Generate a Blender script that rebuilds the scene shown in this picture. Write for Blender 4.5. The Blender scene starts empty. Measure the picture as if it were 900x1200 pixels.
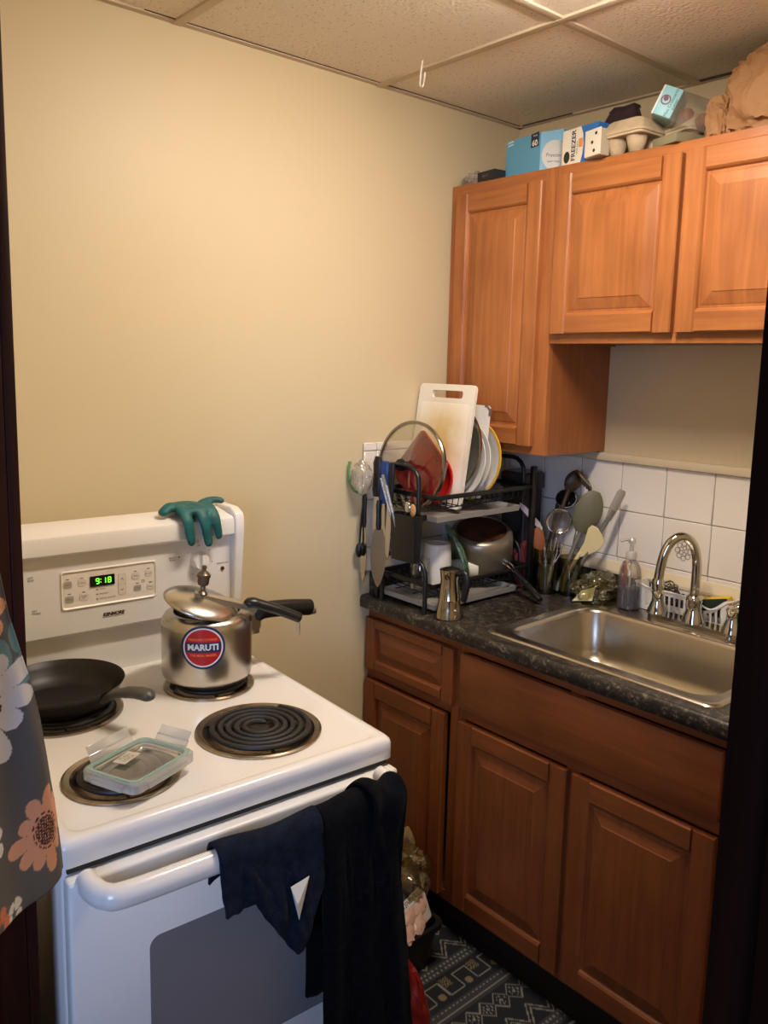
import bpy, bmesh, math, random
from mathutils import Vector, Matrix, noise
from math import sin, cos, pi, radians as R

# ------------------------------------------------------------------ camera, world, lights
sc = bpy.context.scene
col = sc.collection
cam_d = bpy.data.cameras.new('camera'); cam = bpy.data.objects.new('camera', cam_d); col.objects.link(cam)
cam_d.sensor_fit = 'AUTO'; cam_d.sensor_width = 36; cam_d.lens = 969.98 * 36 / 1200
cam_d.shift_x = (450 - 436.33) / 1200; cam_d.shift_y = (566.07 - 600) / 1200
cam_d.clip_start = .02
yw, pt, rl = R(-40.7841), R(-8.3447), R(1.2367)
fw = Vector((-sin(yw) * cos(pt), cos(yw) * cos(pt), sin(pt)))
rt = Vector((cos(yw), sin(yw), 0)); up = rt.cross(fw)
rr = rt * cos(rl) + up * sin(rl); uu = up * cos(rl) - rt * sin(rl)
m3 = Matrix((rr, uu, -fw)).transposed().to_4x4()
cam.matrix_world = Matrix.Translation((-2.1743, -1.8317, 1.6017)) @ m3
sc.camera = cam
sc.view_settings.view_transform = 'Standard'; sc.view_settings.look = 'None'
sc.view_settings.gamma = 1.0; sc.view_settings.use_curve_mapping = False
sc.view_settings.exposure = 0.0
world = bpy.data.worlds.new('World'); sc.world = world; world.use_nodes = True
bg = world.node_tree.nodes['Background']; bg.inputs[0].default_value = (.42, .52, 1, 1); bg.inputs[1].default_value = .02
# daylight from the window of the room the photograph is taken from
wl = bpy.data.lights.new('window_daylight', 'AREA'); wl.shape = 'RECTANGLE'; wl.size = .8; wl.size_y = .9
wl.energy = 4.4; wl.spread = R(64); wl.color = (.46, .61, 1)
wo = bpy.data.objects.new('window_daylight', wl); col.objects.link(wo)
wo.location = (-3.25, -2.15, 1.5)
wo.rotation_euler = (Vector((-1.5, -.5, 1.0)) - Vector(wo.location)).to_track_quat('-Z', 'Y').to_euler()
LAMP = 99.0       # emission strength of the ceiling lamp's dome

# ------------------------------------------------------------------ materials
def lin(c):
    r = []
    for x in c[:3]:
        x /= 255
        r.append(x / 12.92 if x <= .04045 else ((x + .055) / 1.055) ** 2.4)
    return (*r, 1)
MATS = {}
def base_mat(name):
    m = bpy.data.materials.new(name); m.use_nodes = True
    nt = m.node_tree; b = nt.nodes['Principled BSDF']
    MATS[name] = m
    return m, nt, b
def M(name, c, rough=.5, metal=0, bump=0, bscale=200, var=0, vscale=8, spec=None, c2=None, sheen=0, coat=0, emis=0, alpha=1, trans=0):
    if name in MATS: return MATS[name]
    m, nt, b = base_mat(name)
    b.inputs['Base Color'].default_value = lin(c)
    b.inputs['Roughness'].default_value = rough; b.inputs['Metallic'].default_value = metal
    if spec is not None: b.inputs['Specular IOR Level'].default_value = spec
    if coat: b.inputs['Coat Weight'].default_value = coat
    if sheen: b.inputs['Sheen Weight'].default_value = sheen
    if trans: b.inputs['Transmission Weight'].default_value = trans
    if emis:
        b.inputs['Emission Color'].default_value = lin(c); b.inputs['Emission Strength'].default_value = emis
    if alpha < 1: b.inputs['Alpha'].default_value = alpha
    tc = nt.nodes.new('ShaderNodeTexCoord')
    if var or c2:
        n = nt.nodes.new('ShaderNodeTexNoise'); n.inputs['Scale'].default_value = vscale; n.inputs['Detail'].default_value = 5
        nt.links.new(tc.outputs['Object'], n.inputs['Vector'])
        rp = nt.nodes.new('ShaderNodeValToRGB')
        if c2 is None: c2 = tuple(max(0, x * (1 - var)) for x in c)
        rp.color_ramp.elements[0].position = .35; rp.color_ramp.elements[1].position = .65
        rp.color_ramp.elements[0].color = lin(c2); rp.color_ramp.elements[1].color = lin(c)
        nt.links.new(n.outputs['Fac'], rp.inputs[0]); nt.links.new(rp.outputs[0], b.inputs['Base Color'])
    if bump:
        n = nt.nodes.new('ShaderNodeTexNoise'); n.inputs['Scale'].default_value = bscale; n.inputs['Detail'].default_value = 3
        nt.links.new(tc.outputs['Object'], n.inputs['Vector'])
        bp = nt.nodes.new('ShaderNodeBump'); bp.inputs['Strength'].default_value = bump; bp.inputs['Distance'].default_value = .002
        nt.links.new(n.outputs['Fac'], bp.inputs['Height']); nt.links.new(bp.outputs[0], b.inputs['Normal'])
    return m
def wood(name, c1, c2, grain=2, rough=.38):
    m, nt, b = base_mat(name)
    tc = nt.nodes.new('ShaderNodeTexCoord'); mp = nt.nodes.new('ShaderNodeMapping')
    s = [38, 38, 38]; s[grain] = 2.2
    mp.inputs['Scale'].default_value = s
    nt.links.new(tc.outputs['Object'], mp.inputs['Vector'])
    n = nt.nodes.new('ShaderNodeTexNoise'); n.inputs['Scale'].default_value = 1.6; n.inputs['Detail'].default_value = 6; n.inputs['Distortion'].default_value = .6
    nt.links.new(mp.outputs[0], n.inputs['Vector'])
    n2 = nt.nodes.new('ShaderNodeTexNoise'); n2.inputs['Scale'].default_value = 5; n2.inputs['Detail'].default_value = 2
    nt.links.new(tc.outputs['Object'], n2.inputs['Vector'])
    mx = nt.nodes.new('ShaderNodeMath'); mx.operation = 'MULTIPLY_ADD'; mx.inputs[1].default_value = .55
    ml = nt.nodes.new('ShaderNodeMath'); ml.operation = 'MULTIPLY'; ml.inputs[1].default_value = .45
    nt.links.new(n2.outputs['Fac'], ml.inputs[0]); nt.links.new(n.outputs['Fac'], mx.inputs[0]); nt.links.new(ml.outputs[0], mx.inputs[2])
    rp = nt.nodes.new('ShaderNodeValToRGB'); rp.color_ramp.elements[0].position = .36; rp.color_ramp.elements[1].position = .66
    rp.color_ramp.elements[0].color = lin(c2); rp.color_ramp.elements[1].color = lin(c1)
    nt.links.new(mx.outputs[0], rp.inputs[0]); nt.links.new(rp.outputs[0], b.inputs['Base Color'])
    b.inputs['Roughness'].default_value = rough
    return m
def clear(name, tint=(255, 255, 255), gl=.12, rough=.08, body=0, bodyc=(255, 255, 255), bump=0):
    """see-through plastic or glass: transparent + glossy by Fresnel, with some milky body"""
    m = bpy.data.materials.new(name); m.use_nodes = True; nt = m.node_tree; nt.nodes.clear()
    out = nt.nodes.new('ShaderNodeOutputMaterial'); tr = nt.nodes.new('ShaderNodeBsdfTransparent'); tr.inputs[0].default_value = lin(tint)
    g = nt.nodes.new('ShaderNodeBsdfGlossy'); g.inputs['Roughness'].default_value = rough
    lw = nt.nodes.new('ShaderNodeLayerWeight'); lw.inputs['Blend'].default_value = .35
    ma = nt.nodes.new('ShaderNodeMath'); ma.operation = 'MULTIPLY_ADD'; ma.inputs[1].default_value = .55; ma.inputs[2].default_value = gl
    nt.links.new(lw.outputs['Fresnel'], ma.inputs[0])
    a = tr
    if body:
        d = nt.nodes.new('ShaderNodeBsdfDiffuse'); d.inputs[0].default_value = lin(bodyc)
        mb = nt.nodes.new('ShaderNodeMixShader'); mb.inputs[0].default_value = body
        nt.links.new(tr.outputs[0], mb.inputs[1]); nt.links.new(d.outputs[0], mb.inputs[2]); a = mb
    mx = nt.nodes.new('ShaderNodeMixShader')
    nt.links.new(ma.outputs[0], mx.inputs[0]); nt.links.new(a.outputs[0], mx.inputs[1]); nt.links.new(g.outputs[0], mx.inputs[2])
    if bump:
        tc = nt.nodes.new('ShaderNodeTexCoord'); n = nt.nodes.new('ShaderNodeTexNoise'); n.inputs['Scale'].default_value = 30
        nt.links.new(tc.outputs['Object'], n.inputs['Vector'])
        bp = nt.nodes.new('ShaderNodeBump'); bp.inputs['Strength'].default_value = bump; bp.inputs['Distance'].default_value = .01
        nt.links.new(n.outputs['Fac'], bp.inputs['Height']); nt.links.new(bp.outputs[0], g.inputs['Normal'])
    nt.links.new(mx.outputs[0], out.inputs[0]); MATS[name] = m
    return m
def attr_mat(name, rough=.8, bump=0, bscale=600, sheen=0):
    m, nt, b = base_mat(name)
    a = nt.nodes.new('ShaderNodeAttribute'); a.attribute_name = 'print'
    nt.links.new(a.outputs['Color'], b.inputs['Base Color']); b.inputs['Roughness'].default_value = rough
    if sheen: b.inputs['Sheen Weight'].default_value = sheen
    if bump:
        tc = nt.nodes.new('ShaderNodeTexCoord'); n = nt.nodes.new('ShaderNodeTexNoise'); n.inputs['Scale'].default_value = bscale
        nt.links.new(tc.outputs['Object'], n.inputs['Vector'])
        bp = nt.nodes.new('ShaderNodeBump'); bp.inputs['Strength'].default_value = bump; bp.inputs['Distance'].default_value = .002
        nt.links.new(n.outputs['Fac'], bp.inputs['Height']); nt.links.new(bp.outputs[0], b.inputs['Normal'])
    return m

wall_m = M('cream_wall_paint', (216, 200, 164), .5, bump=.12, bscale=90)
white_en = M('white_enamel', (234, 230, 224), .22, coat=.3)
white_pl = M('white_plastic', (236, 232, 224), .4)
door_en = M('oven_door_white', (236, 234, 230), .28)
oven_gl = M('oven_window_grey', (126, 124, 128), .18)
black_pl = M('black_plastic', (18, 18, 19), .35)
black_wire = M('black_coated_wire', (20, 19, 18), .4)
black_iron = M('coil_black', (30, 29, 28), .5)
chrome = M('chrome', (205, 203, 198), .08, 1)
steel = M('brushed_steel', (196, 190, 180), .27, 1, bump=.05, bscale=300)
sink_st = M('sink_steel', (190, 182, 168), .27, 1, bump=.08, bscale=400)
alum = M('aluminium', (210, 204, 192), .3, 1)
dark_st = M('dull_steel', (120, 112, 100), .35, 1)
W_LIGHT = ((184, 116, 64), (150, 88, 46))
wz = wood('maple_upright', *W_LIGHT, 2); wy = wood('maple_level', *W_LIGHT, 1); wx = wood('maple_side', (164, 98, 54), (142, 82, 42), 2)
W_SHADED = ((134, 74, 36), (108, 56, 26))  # wall-cabinet maple again, with the dimmer light lower down put into its colour
lz = wood('shaded_maple_upright', *W_SHADED, 2); ly = wood('shaded_maple_level', *W_SHADED, 1)
darkwood = wood('dark_jamb_wood', (54, 22, 12), (32, 12, 6), 2, .62)
darkwood.node_tree.nodes['Principled BSDF'].inputs['Specular IOR Level'].default_value = .15

# ------------------------------------------------------------------ mesh builder
class MB:
    def __init__(s, T=None): s.v = []; s.f = []; s.m = []; s.c = None; s.T = T
    def add(s, vs, fs, mi=0, X=None):
        n = len(s.v)
        for p in vs:
            p = Vector(p)
            if X is not None: p = X @ p
            if s.T is not None: p = s.T @ p
            s.v.append(p)
        for f in fs: s.f.append([i + n for i in f]); s.m.append(mi)
    def box(s, x0, x1, y0, y1, z0, z1, bev=0, mi=0, X=None, seg=2):
        bm = bmesh.new(); bmesh.ops.create_cube(bm, size=1)
        for v in bm.verts: v.co = Vector(((x0 + x1) / 2 + v.co.x * (x1 - x0), (y0 + y1) / 2 + v.co.y * (y1 - y0), (z0 + z1) / 2 + v.co.z * (z1 - z0)))
        if bev: bmesh.ops.bevel(bm, geom=bm.edges[:], offset=bev, segments=seg, affect='EDGES', profile=.5)
        s.bm(bm, mi, X)
    def bm(s, bm, mi=0, X=None):
        bm.verts.index_update()
        s.add([v.co.copy() for v in bm.verts], [[v.index for v in f.verts] for f in bm.faces], mi, X); bm.free()
    def lathe(s, prof, seg=40, X=None, mi=0, sx=1, sy=1):
        vs = []; fs = []; idx = []
        for r, z in prof:
            if r < 1e-6: idx.append([len(vs)]); vs.append((0, 0, z))
            else:
                idx.append(list(range(len(vs), len(vs) + seg)))
                vs += [(r * sx * cos(2 * pi * k / seg), r * sy * sin(2 * pi * k / seg), z) for k in range(seg)]
        for a, b in zip(idx, idx[1:]):
            for k in range(seg):
                k2 = (k + 1) % seg
                if len(a) == 1 and len(b) == 1: continue
                if len(a) == 1: fs.append((a[0], b[k2], b[k]))
                elif len(b) == 1: fs.append((a[k], a[k2], b[0]))
                else: fs.append((a[k], a[k2], b[k2], b[k]))
        s.add(vs, fs, mi, X)
    def tube(s, pts, r, seg=10, mi=0, closed=False, X=None, flat=None, cap=True):
        """r: number or list; flat=(scale, up vector): squashes the section along the direction nearest to up"""
        pts = [Vector(p) for p in pts]; n = len(pts)
        rs = list(r) if isinstance(r, (list, tuple)) else [r] * n
        if len(rs) != n:
            q = rs; rs = []
            for k in range(n):
                w = k * (len(q) - 1) / (n - 1); i0 = min(int(w), len(q) - 2); rs.append(q[i0] + (q[i0 + 1] - q[i0]) * (w - i0))
        vs = []; fs = []
        N = None
        for i, p in enumerate(pts):
            a = pts[(i - 1) % n] if (closed or i > 0) else p
            b = pts[(i + 1) % n] if (closed or i < n - 1) else p
            t = (b - a).normalized()
            if flat: N = Vector(flat[1]); N = (N - t * N.dot(t)).normalized()
            elif N is None:
                N = t.orthogonal().normalized()
            else: N = (N - t * N.dot(t)).normalized()
            B = t.cross(N); fl = flat[0] if flat else 1
            for k in range(seg):
                an = 2 * pi * k / seg
                vs.append(p + (N * cos(an) * fl + B * sin(an)) * rs[i])
        for i in range(n if closed else n - 1):
            j = (i + 1) % n
            for k in range(seg):
                k2 = (k + 1) % seg
                fs.append((i * seg + k, i * seg + k2, j * seg + k2, j * seg + k))
        if cap and not closed:
            fs.append(list(range(seg))[::-1]); fs.append(list(range((n - 1) * seg, n * seg)))
        s.add(vs, fs, mi, X)
    def prism(s, out, h0, h1, X=None, mi=0):
        """outline in xy, extruded along z"""
        n = len(out)
        vs = [(x, y, h0) for x, y in out] + [(x, y, h1) for x, y in out]
        fs = [list(range(n))[::-1], list(range(n, 2 * n))] + [(i, (i + 1) % n, n + (i + 1) % n, n + i) for i in range(n)]
        s.add(vs, fs, mi, X)
    def loops(s, loops, mi=0, X=None, close0=False, close1=False):
        n = len(loops[0]); vs = [p for l in loops for p in l]; fs = []
        for i in range(len(loops) - 1):
            for k in range(n):
                k2 = (k + 1) % n
                fs.append((i * n + k, i * n + k2, (i + 1) * n + k2, (i + 1) * n + k))
        if close0: fs.append(list(range(n))[::-1])
        if close1: fs.append(list(range((len(loops) - 1) * n, len(loops) * n)))
        s.add(vs, fs, mi, X)
    def grid(s, fn, nu, nv, mi=0, X=None, flip=False):
        vs = [fn(i / nu, j / nv) for j in range(nv + 1) for i in range(nu + 1)]
        fs = []
        for j in range(nv):
            for i in range(nu):
                a = j * (nu + 1) + i
                q = (a, a + 1, a + nu + 2, a + nu + 1)
                fs.append(q[::-1] if flip else q)
        s.add(vs, fs, mi, X)
    def ball(s, c, rx, ry, rz, mi=0, X=None, seg=16):
        bm = bmesh.new(); bmesh.ops.create_uvsphere(bm, u_segments=seg, v_segments=max(6, seg // 2), radius=1)
        for v in bm.verts: v.co = Vector((c[0] + v.co.x * rx, c[1] + v.co.y * ry, c[2] + v.co.z * rz))
        s.bm(bm, mi, X)
    def plate(s, outer, holes, mi=0, X=None):
        """flat 3-D outline with holes, filled"""
        bm = bmesh.new(); ed = []
        for lp in [outer] + holes:
            vs = [bm.verts.new(p) for p in lp]
            ed += [bm.edges.new((vs[i], vs[(i + 1) % len(vs)])) for i in range(len(vs))]
        bmesh.ops.triangle_fill(bm, use_beauty=True, use_dissolve=False, edges=ed)
        s.bm(bm, mi, X)
    def text(s, body, size, fn, mi=0, align='CENTER', shear=0, bold=0):
        cu = bpy.data.curves.new('t', 'FONT'); cu.body = body; cu.size = size; cu.align_x = align; cu.align_y = 'CENTER'; cu.shear = shear; cu.offset = bold
        cu.resolution_u = 3; cu.space_line = .95
        o = bpy.data.objects.new('t', cu); col.objects.link(o)
        dg = bpy.context.evaluated_depsgraph_get(); me = o.evaluated_get(dg).to_mesh()
        vs = [fn(v.co.x, v.co.y) for v in me.vertices]; fs = [list(p.vertices) for p in me.polygons]
        o.evaluated_get(dg).to_mesh_clear(); bpy.data.objects.remove(o); bpy.data.curves.remove(cu)
        s.add(vs, fs, mi)

WORLD = {}
def build(name, mb, mats, parent=None, smooth=True, angle=38, loc=None, recalc=True, print_cols=None):
    me = bpy.data.meshes.new(name)
    if parent is not None: inv = WORLD[parent].inverted(); Wm = WORLD[parent]
    else:
        if loc is None:
            xs = [p.x for p in mb.v]; ys = [p.y for p in mb.v]; zs = [p.z for p in mb.v]
            loc = ((min(xs) + max(xs)) / 2, (min(ys) + max(ys)) / 2, min(zs))
        Wm = Matrix.Translation(loc); inv = Wm.inverted()
    me.from_pydata([inv @ p for p in mb.v], [], mb.f)
    mats = mats if isinstance(mats, (list, tuple)) else [mats]
    for m in mats: me.materials.append(m)
    if len(mats) > 1: me.polygons.foreach_set('material_index', mb.m)
    if print_cols:
        ca = me.color_attributes.new('print', 'FLOAT_COLOR', 'POINT')
        ca.data.foreach_set('color', [x for c in print_cols for x in c])
    if recalc:
        bm = bmesh.new(); bm.from_mesh(me); bmesh.ops.recalc_face_normals(bm, faces=bm.faces[:]); bm.to_mesh(me); bm.free()
    if smooth:
        me.polygons.foreach_set('use_smooth', [True] * len(me.polygons)); me.set_sharp_from_angle(angle=R(angle))
    me.update()
    o = bpy.data.objects.new(name, me); col.objects.link(o)
    if parent is not None: o.parent = parent
    else: o.location = loc
    WORLD[o] = Wm
    return o
def tag(o, label, cat, group=None):
    o['label'] = label; o['category'] = cat
    if group: o['group'] = group
    return o
def thing(name, label, cat, loc, rotz=0, group=None):
    o = bpy.data.objects.new(name, None); col.objects.link(o); o.empty_display_size = .05
    o.location = loc; o.rotation_euler = (0, 0, rotz)
    WORLD[o] = Matrix.Translation(loc) @ Matrix.Rotation(rotz, 4, 'Z')
    return tag(o, label, cat, group)
def struct(name, mb, mats, **k):
    o = build(name, mb, mats, **k); o['kind'] = 'structure'; return o
def mod_solid(o, t):
    m = o.modifiers.new('thickness', 'SOLIDIFY'); m.thickness = t; m.offset = 0
def mod_fuse(o, vox, it=6):
    m = o.modifiers.new('fuse', 'REMESH'); m.mode = 'VOXEL'; m.voxel_size = vox; m.use_smooth_shade = True
    m = o.modifiers.new('soften', 'SMOOTH'); m.iterations = it; m.factor = .5
def tr(*a): return Matrix.Translation(a)
def rz(a): return Matrix.Rotation(a, 4, 'Z')
def rx(a): return Matrix.Rotation(a, 4, 'X')
def ry(a): return Matrix.Rotation(a, 4, 'Y')
def frame(o, x, y, z):
    """matrix with given origin and axes"""
    m = Matrix((Vector(x).normalized(), Vector(y).normalized(), Vector(z).normalized())).transposed().to_4x4()
    return Matrix.Translation(o) @ m
def rrect(x0, x1, y0, y1, r, n=6):
    o = []
    for cx, cy, a0 in ((x1 - r, y1 - r, 0), (x0 + r, y1 - r, 90), (x0 + r, y0 + r, 180), (x1 - r, y0 + r, 270)):
        o += [(cx + r * cos(R(a0 + 90 * k / n)), cy + r * sin(R(a0 + 90 * k / n))) for k in range(n + 1)]
    return o
def circ(cx, cy, r, n=48): return [(cx + r * cos(2 * pi * k / n), cy + r * sin(2 * pi * k / n)) for k in range(n)]
def spline(pts, n=8):
    """Catmull-Rom through the points"""
    P = [Vector(p) for p in pts]; P = [P[0] * 2 - P[1]] + P + [P[-1] * 2 - P[-2]]; o = []
    for i in range(1, len(P) - 2):
        for k in range(n):
            t = k / n; a, b, c, d = P[i - 1:i + 3]
            o.append(.5 * ((2 * b) + (c - a) * t + (2 * a - 5 * b + 4 * c - d) * t * t + (3 * b - a - 3 * c + d) * t ** 3))
    return o + [P[-2]]
def fbm(p, s=1, o=3): return noise.fractal(Vector(p) * s, 1.0, 2.0, o)
random.seed(4)

# ------------------------------------------------------------------ the room
H = 2.355; XD0, XD1 = -1.94, -1.84        # the doorway wall
b = MB(); b.box(-4.2, .1, -4.2, .1, -.1, 0)
struct('floor', b, M('dark_floor', (58, 46, 38), .45, var=.3, vscale=6), smooth=False)
b = MB(); b.box(XD1, .1, 0, .1, 0, H); struct('wall_back', b, wall_m, smooth=False)
b = MB(); b.box(0, .1, -2.25, 0, 0, H); struct('wall_right', b, wall_m, smooth=False)
b = MB(); b.box(XD0, .1, -2.35, -2.25, 0, H); struct('wall_front', b, wall_m, smooth=False)
b = MB(); b.box(XD0, XD1, -.70, .1, 0, H); b.box(XD0, XD1, -2.25, -1.745, 0, H); b.box(XD0, XD1, -1.745, -.70, 2.06, H)
struct('wall_left', b, wall_m, smooth=False)
# suspended ceiling: speckled tiles in a grid of bars
m, nt, bs = base_mat('ceiling_tile')
tc = nt.nodes.new('ShaderNodeTexCoord')
n1 = nt.nodes.new('ShaderNodeTexNoise'); n1.inputs['Scale'].default_value = 110; n1.inputs['Detail'].default_value = 4
vo = nt.nodes.new('ShaderNodeTexVoronoi'); vo.inputs['Scale'].default_value = 75
n2 = nt.nodes.new('ShaderNodeTexNoise'); n2.inputs['Scale'].default_value = 3
for n in (n1, vo, n2): nt.links.new(tc.outputs['Object'], n.inputs['Vector'])
r1 = nt.nodes.new('ShaderNodeValToRGB'); r1.color_ramp.elements[0].position = .1; r1.color_ramp.elements[1].position = .22
r1.color_ramp.elements[0].color = lin((196, 178, 158)); r1.color_ramp.elements[1].color = lin((240, 228, 214))
nt.links.new(vo.outputs['Distance'], r1.inputs[0]); nt.links.new(r1.outputs[0], bs.inputs['Base Color'])
bp = nt.nodes.new('ShaderNodeBump'); bp.inputs['Strength'].default_value = .7; bp.inputs['Distance'].default_value = .004
nt.links.new(n1.outputs['Fac'], bp.inputs['Height']); nt.links.new(bp.outputs[0], bs.inputs['Normal']); bs.inputs['Roughness'].default_value = .9
b = MB(); b.box(-4.2, .1, -4.2, .1, H, H + .06); struct('ceiling', b, MATS['ceiling_tile'], smooth=False)
bar = M('ceiling_bar', (206, 190, 168), .5)
gap_m = M('ceiling_gap', (70, 58, 46), .9)
b = MB()
for x in (-.604, -1.214): b.box(x - .012, x + .012, -2.25, 0, H - .006, H + .004, .001)
for y in (-.615, -1.225): b.box(XD1, 0, y - .012, y + .012, H - .005, H + .004, .001)
struct('trim_1', b, bar)
b = MB(); b.box(XD1, 0, -.018, 0, H - .004, H + .003); b.box(-.018, 0, -2.25, 0, H - .004, H + .003)
struct('trim_2', b, bar, smooth=False)
b = MB(); b.box(-1.3, -.02, -.021, -.0185, H - .0015, H + .001); b.box(-.023, -.0185, -.22, -.03, H - .003, H + .001); b.box(-.027, -.0185, -.9, -.62, H - .004, H + .001)
struct('trim_3', b, gap_m, smooth=False)
# tiles of the backsplash: bed of grout with square tiles
tile_m = M('white_tile', (242, 234, 224), .18, coat=.2, bump=.03, bscale=20)
grout_m = M('grout', (172, 160, 142), .9)
TS = .144; YG = -.3187; ZG = 1.1768
b = MB(); b.box(-.006, 0, -1.6, 0, .98, 1.32)
b.box(-.635, 0, -.006, 0, .98, 1.365)
g = b
t = MB()
for i in range(-3, 9):
    for j in (-2, -1, 0, 1):
        y1, y0 = YG - i * TS - .0012, YG - (i + 1) * TS + .0012; z0, z1 = ZG + j * TS + .0012, ZG + (j + 1) * TS - .0012
        y1 = min(y1, -.006); y0 = max(y0, -1.6); z0 = max(z0, .99); z1 = min(z1, 1.322)
        if y1 - y0 > .01 and z1 - z0 > .01: t.box(-.010, -.005, y0, y1, z0, z1, .0015, seg=1)
for i in range(0, 5):
    for j in (-2, -1, 0, 1):
        x1, x0 = -.011 - i * TS - .0012, -.011 - (i + 1) * TS + .0012; z0, z1 = 1.2 + j * TS + .0012, 1.2 + (j + 1) * TS - .0012
        x0 = max(x0, -.635); z0 = max(z0, .985); z1 = min(z1, 1.368)
        if x1 - x0 > .01 and z1 - z0 > .01: t.box(x0, x1, -.010, -.005, z0, z1, .0015, seg=1)
o = struct('trim_4', g, grout_m, smooth=False); o2 = struct('trim_5', t, tile_m)
trim_c = M('cream_trim', (224, 208, 176), .4)
b = MB(); b.box(-.022, 0, -1.6, 0, 1.321, 1.345, .004); struct('trim_6', b, trim_c)
b = MB(); b.loops([[( -.024, y, .984), (-.024, y, .992), (-.012, y, 1.018), (0, y, 1.018), (0, y, .984)] for y in (-1.6, 0)], close0=True, close1=True); struct('trim_7', b, trim_c, smooth=False)
# dark wooden door frame
b = MB()
b.box(XD0 - .002, XD1, -.72, -.70, 0, 2.06, .002); b.box(XD0, XD0 + .05, -.733, -.72, 0, 2.04, .002)
b.box(XD0 - .018, XD0, -.72, -.63, 0, 2.13, .003); b.box(XD1, XD1 + .016, -.72, -.63, 0, 2.13, .003)
b.box(XD0 - .002, XD1 + .002, -1.745, -1.725, 0, 2.06, .002)
b.box(XD0 - .018, XD0, -1.84, -1.745, 0, 2.13, .003); b.box(XD1, XD1 + .016, -1.84, -1.735, 0, 2.13, .003)
b.box(XD0 - .002, XD1 + .002, -1.745, -.70, 2.04, 2.06, .002)
struct('door_1', b, darkwood)
b = MB(); b.box(XD1 + .001, XD1 + .016, -.63, 0, 0, .09, .003); b.box(XD1 + .02, -1.14, -.016, 0, 0, .09, .003)
struct('baseboard_back', b, trim_c)

# ------------------------------------------------------------------ ceiling lamp
LX, LY = -.955, -.87; LH = .25; LW = .06
t = thing('ceiling_lamp', 'glowing flush ceiling lamp at the edge of the speckled ceiling', 'ceiling lamp', (LX, LY, H))
b = MB(); b.loops([[(LX + x, LY + y, z) for x, y in rrect(-LH - .02, LH + .02, -LW - .02, LW + .02, .05)] for z in (H - .001, H - .022)], close0=True, close1=True); build('lamp_base', b, white_en, t)
b = MB(); b.loops([[(LX + x, LY + y, z) for x, y in rrect(-LH + i, LH - i, -LW + i, LW - i, LW - i - .002)] for i, z in ((0, H - .022), (0, H - .034), (.005, H - .042), (.018, H - .048), (.034, H - .051))], close0=True, close1=True)
m, nt, bs = base_mat('lamp_glass_glow')
bs.inputs['Base Color'].default_value = (.9, .85, .75, 1); bs.inputs['Emission Color'].default_value = (1, .87, .73, 1); bs.inputs['Emission Strength'].default_value = LAMP
build('lamp_shade', b, m, t)
# hook of white wire under the grid
b = MB(); b.tube(spline([(-.66, -.235, H - .007), (-.662, -.232, H - .03), (-.655, -.222, H - .058), (-.64, -.215, H - .06), (-.632, -.212, H - .04), (-.628, -.21, H - .022)], 6), .0022, 8)
tag(build('ceiling_hook', b, white_pl), 'small bent white wire hook hanging from the ceiling grid', 'hook')

# ------------------------------------------------------------------ cabinet doors and carcasses
def panel_door(parent, xf, y0, y1, z0, z1, wv, wh, st=.052, rl=.055, t=.019, name='door', bevel_w=.026):
    """frame of stiles and rails (front plane x = xf, looking towards -x) with a raised centre panel as its own mesh"""
    b = MB(); e = .003
    def stile(ya, yb):     # ya outer edge, yb inner edge
        s = 1 if yb > ya else -1
        prof = [(ya, xf + t), (ya, xf + e), (ya + s * e, xf), (yb - s * .008, xf), (yb - s * .003, xf + .004), (yb, xf + .009), (yb, xf + t)]
        b.loops([[(x, y, z) for y, x in prof] for z in (z0, z1)], 0, close0=True, close1=True)
    def rail(za, zb):
        s = 1 if zb > za else -1
        prof = [(za, xf + t), (za, xf + e), (za + s * e, xf), (zb - s * .008, xf), (zb - s * .003, xf + .004), (zb, xf + .009), (zb, xf + t)]
        b.loops([[(x, y, z) for z, x in prof] for y in (y0 + st - .001, y1 - st + .001)], 1, close0=True, close1=True)
    stile(y0, y0 + st); stile(y1, y1 - st); rail(z0, z0 + rl); rail(z1, z1 - rl)
    d = build(name, b, [wv, wh], parent, smooth=False)
    p = MB(); a0, a1, c0, c1 = y0 + st, y1 - st, z0 + rl, z1 - rl
    def lp(i, x): return [(x, a0 + i, c0 + i), (x, a1 - i, c0 + i), (x, a1 - i, c1 - i), (x, a0 + i, c1 - i)]
    p.loops([lp(-.001, xf + .016), lp(-.001, xf + .010), lp(.006, xf + .010), lp(.009, xf + .0085), lp(.009 + bevel_w, xf + .002), lp(.011 + bevel_w, xf + .0005)], 0, close0=True, close1=True)
    build('panel', p, wv if z1 - z0 > .2 else wh, d, smooth=False)
    return d
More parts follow.
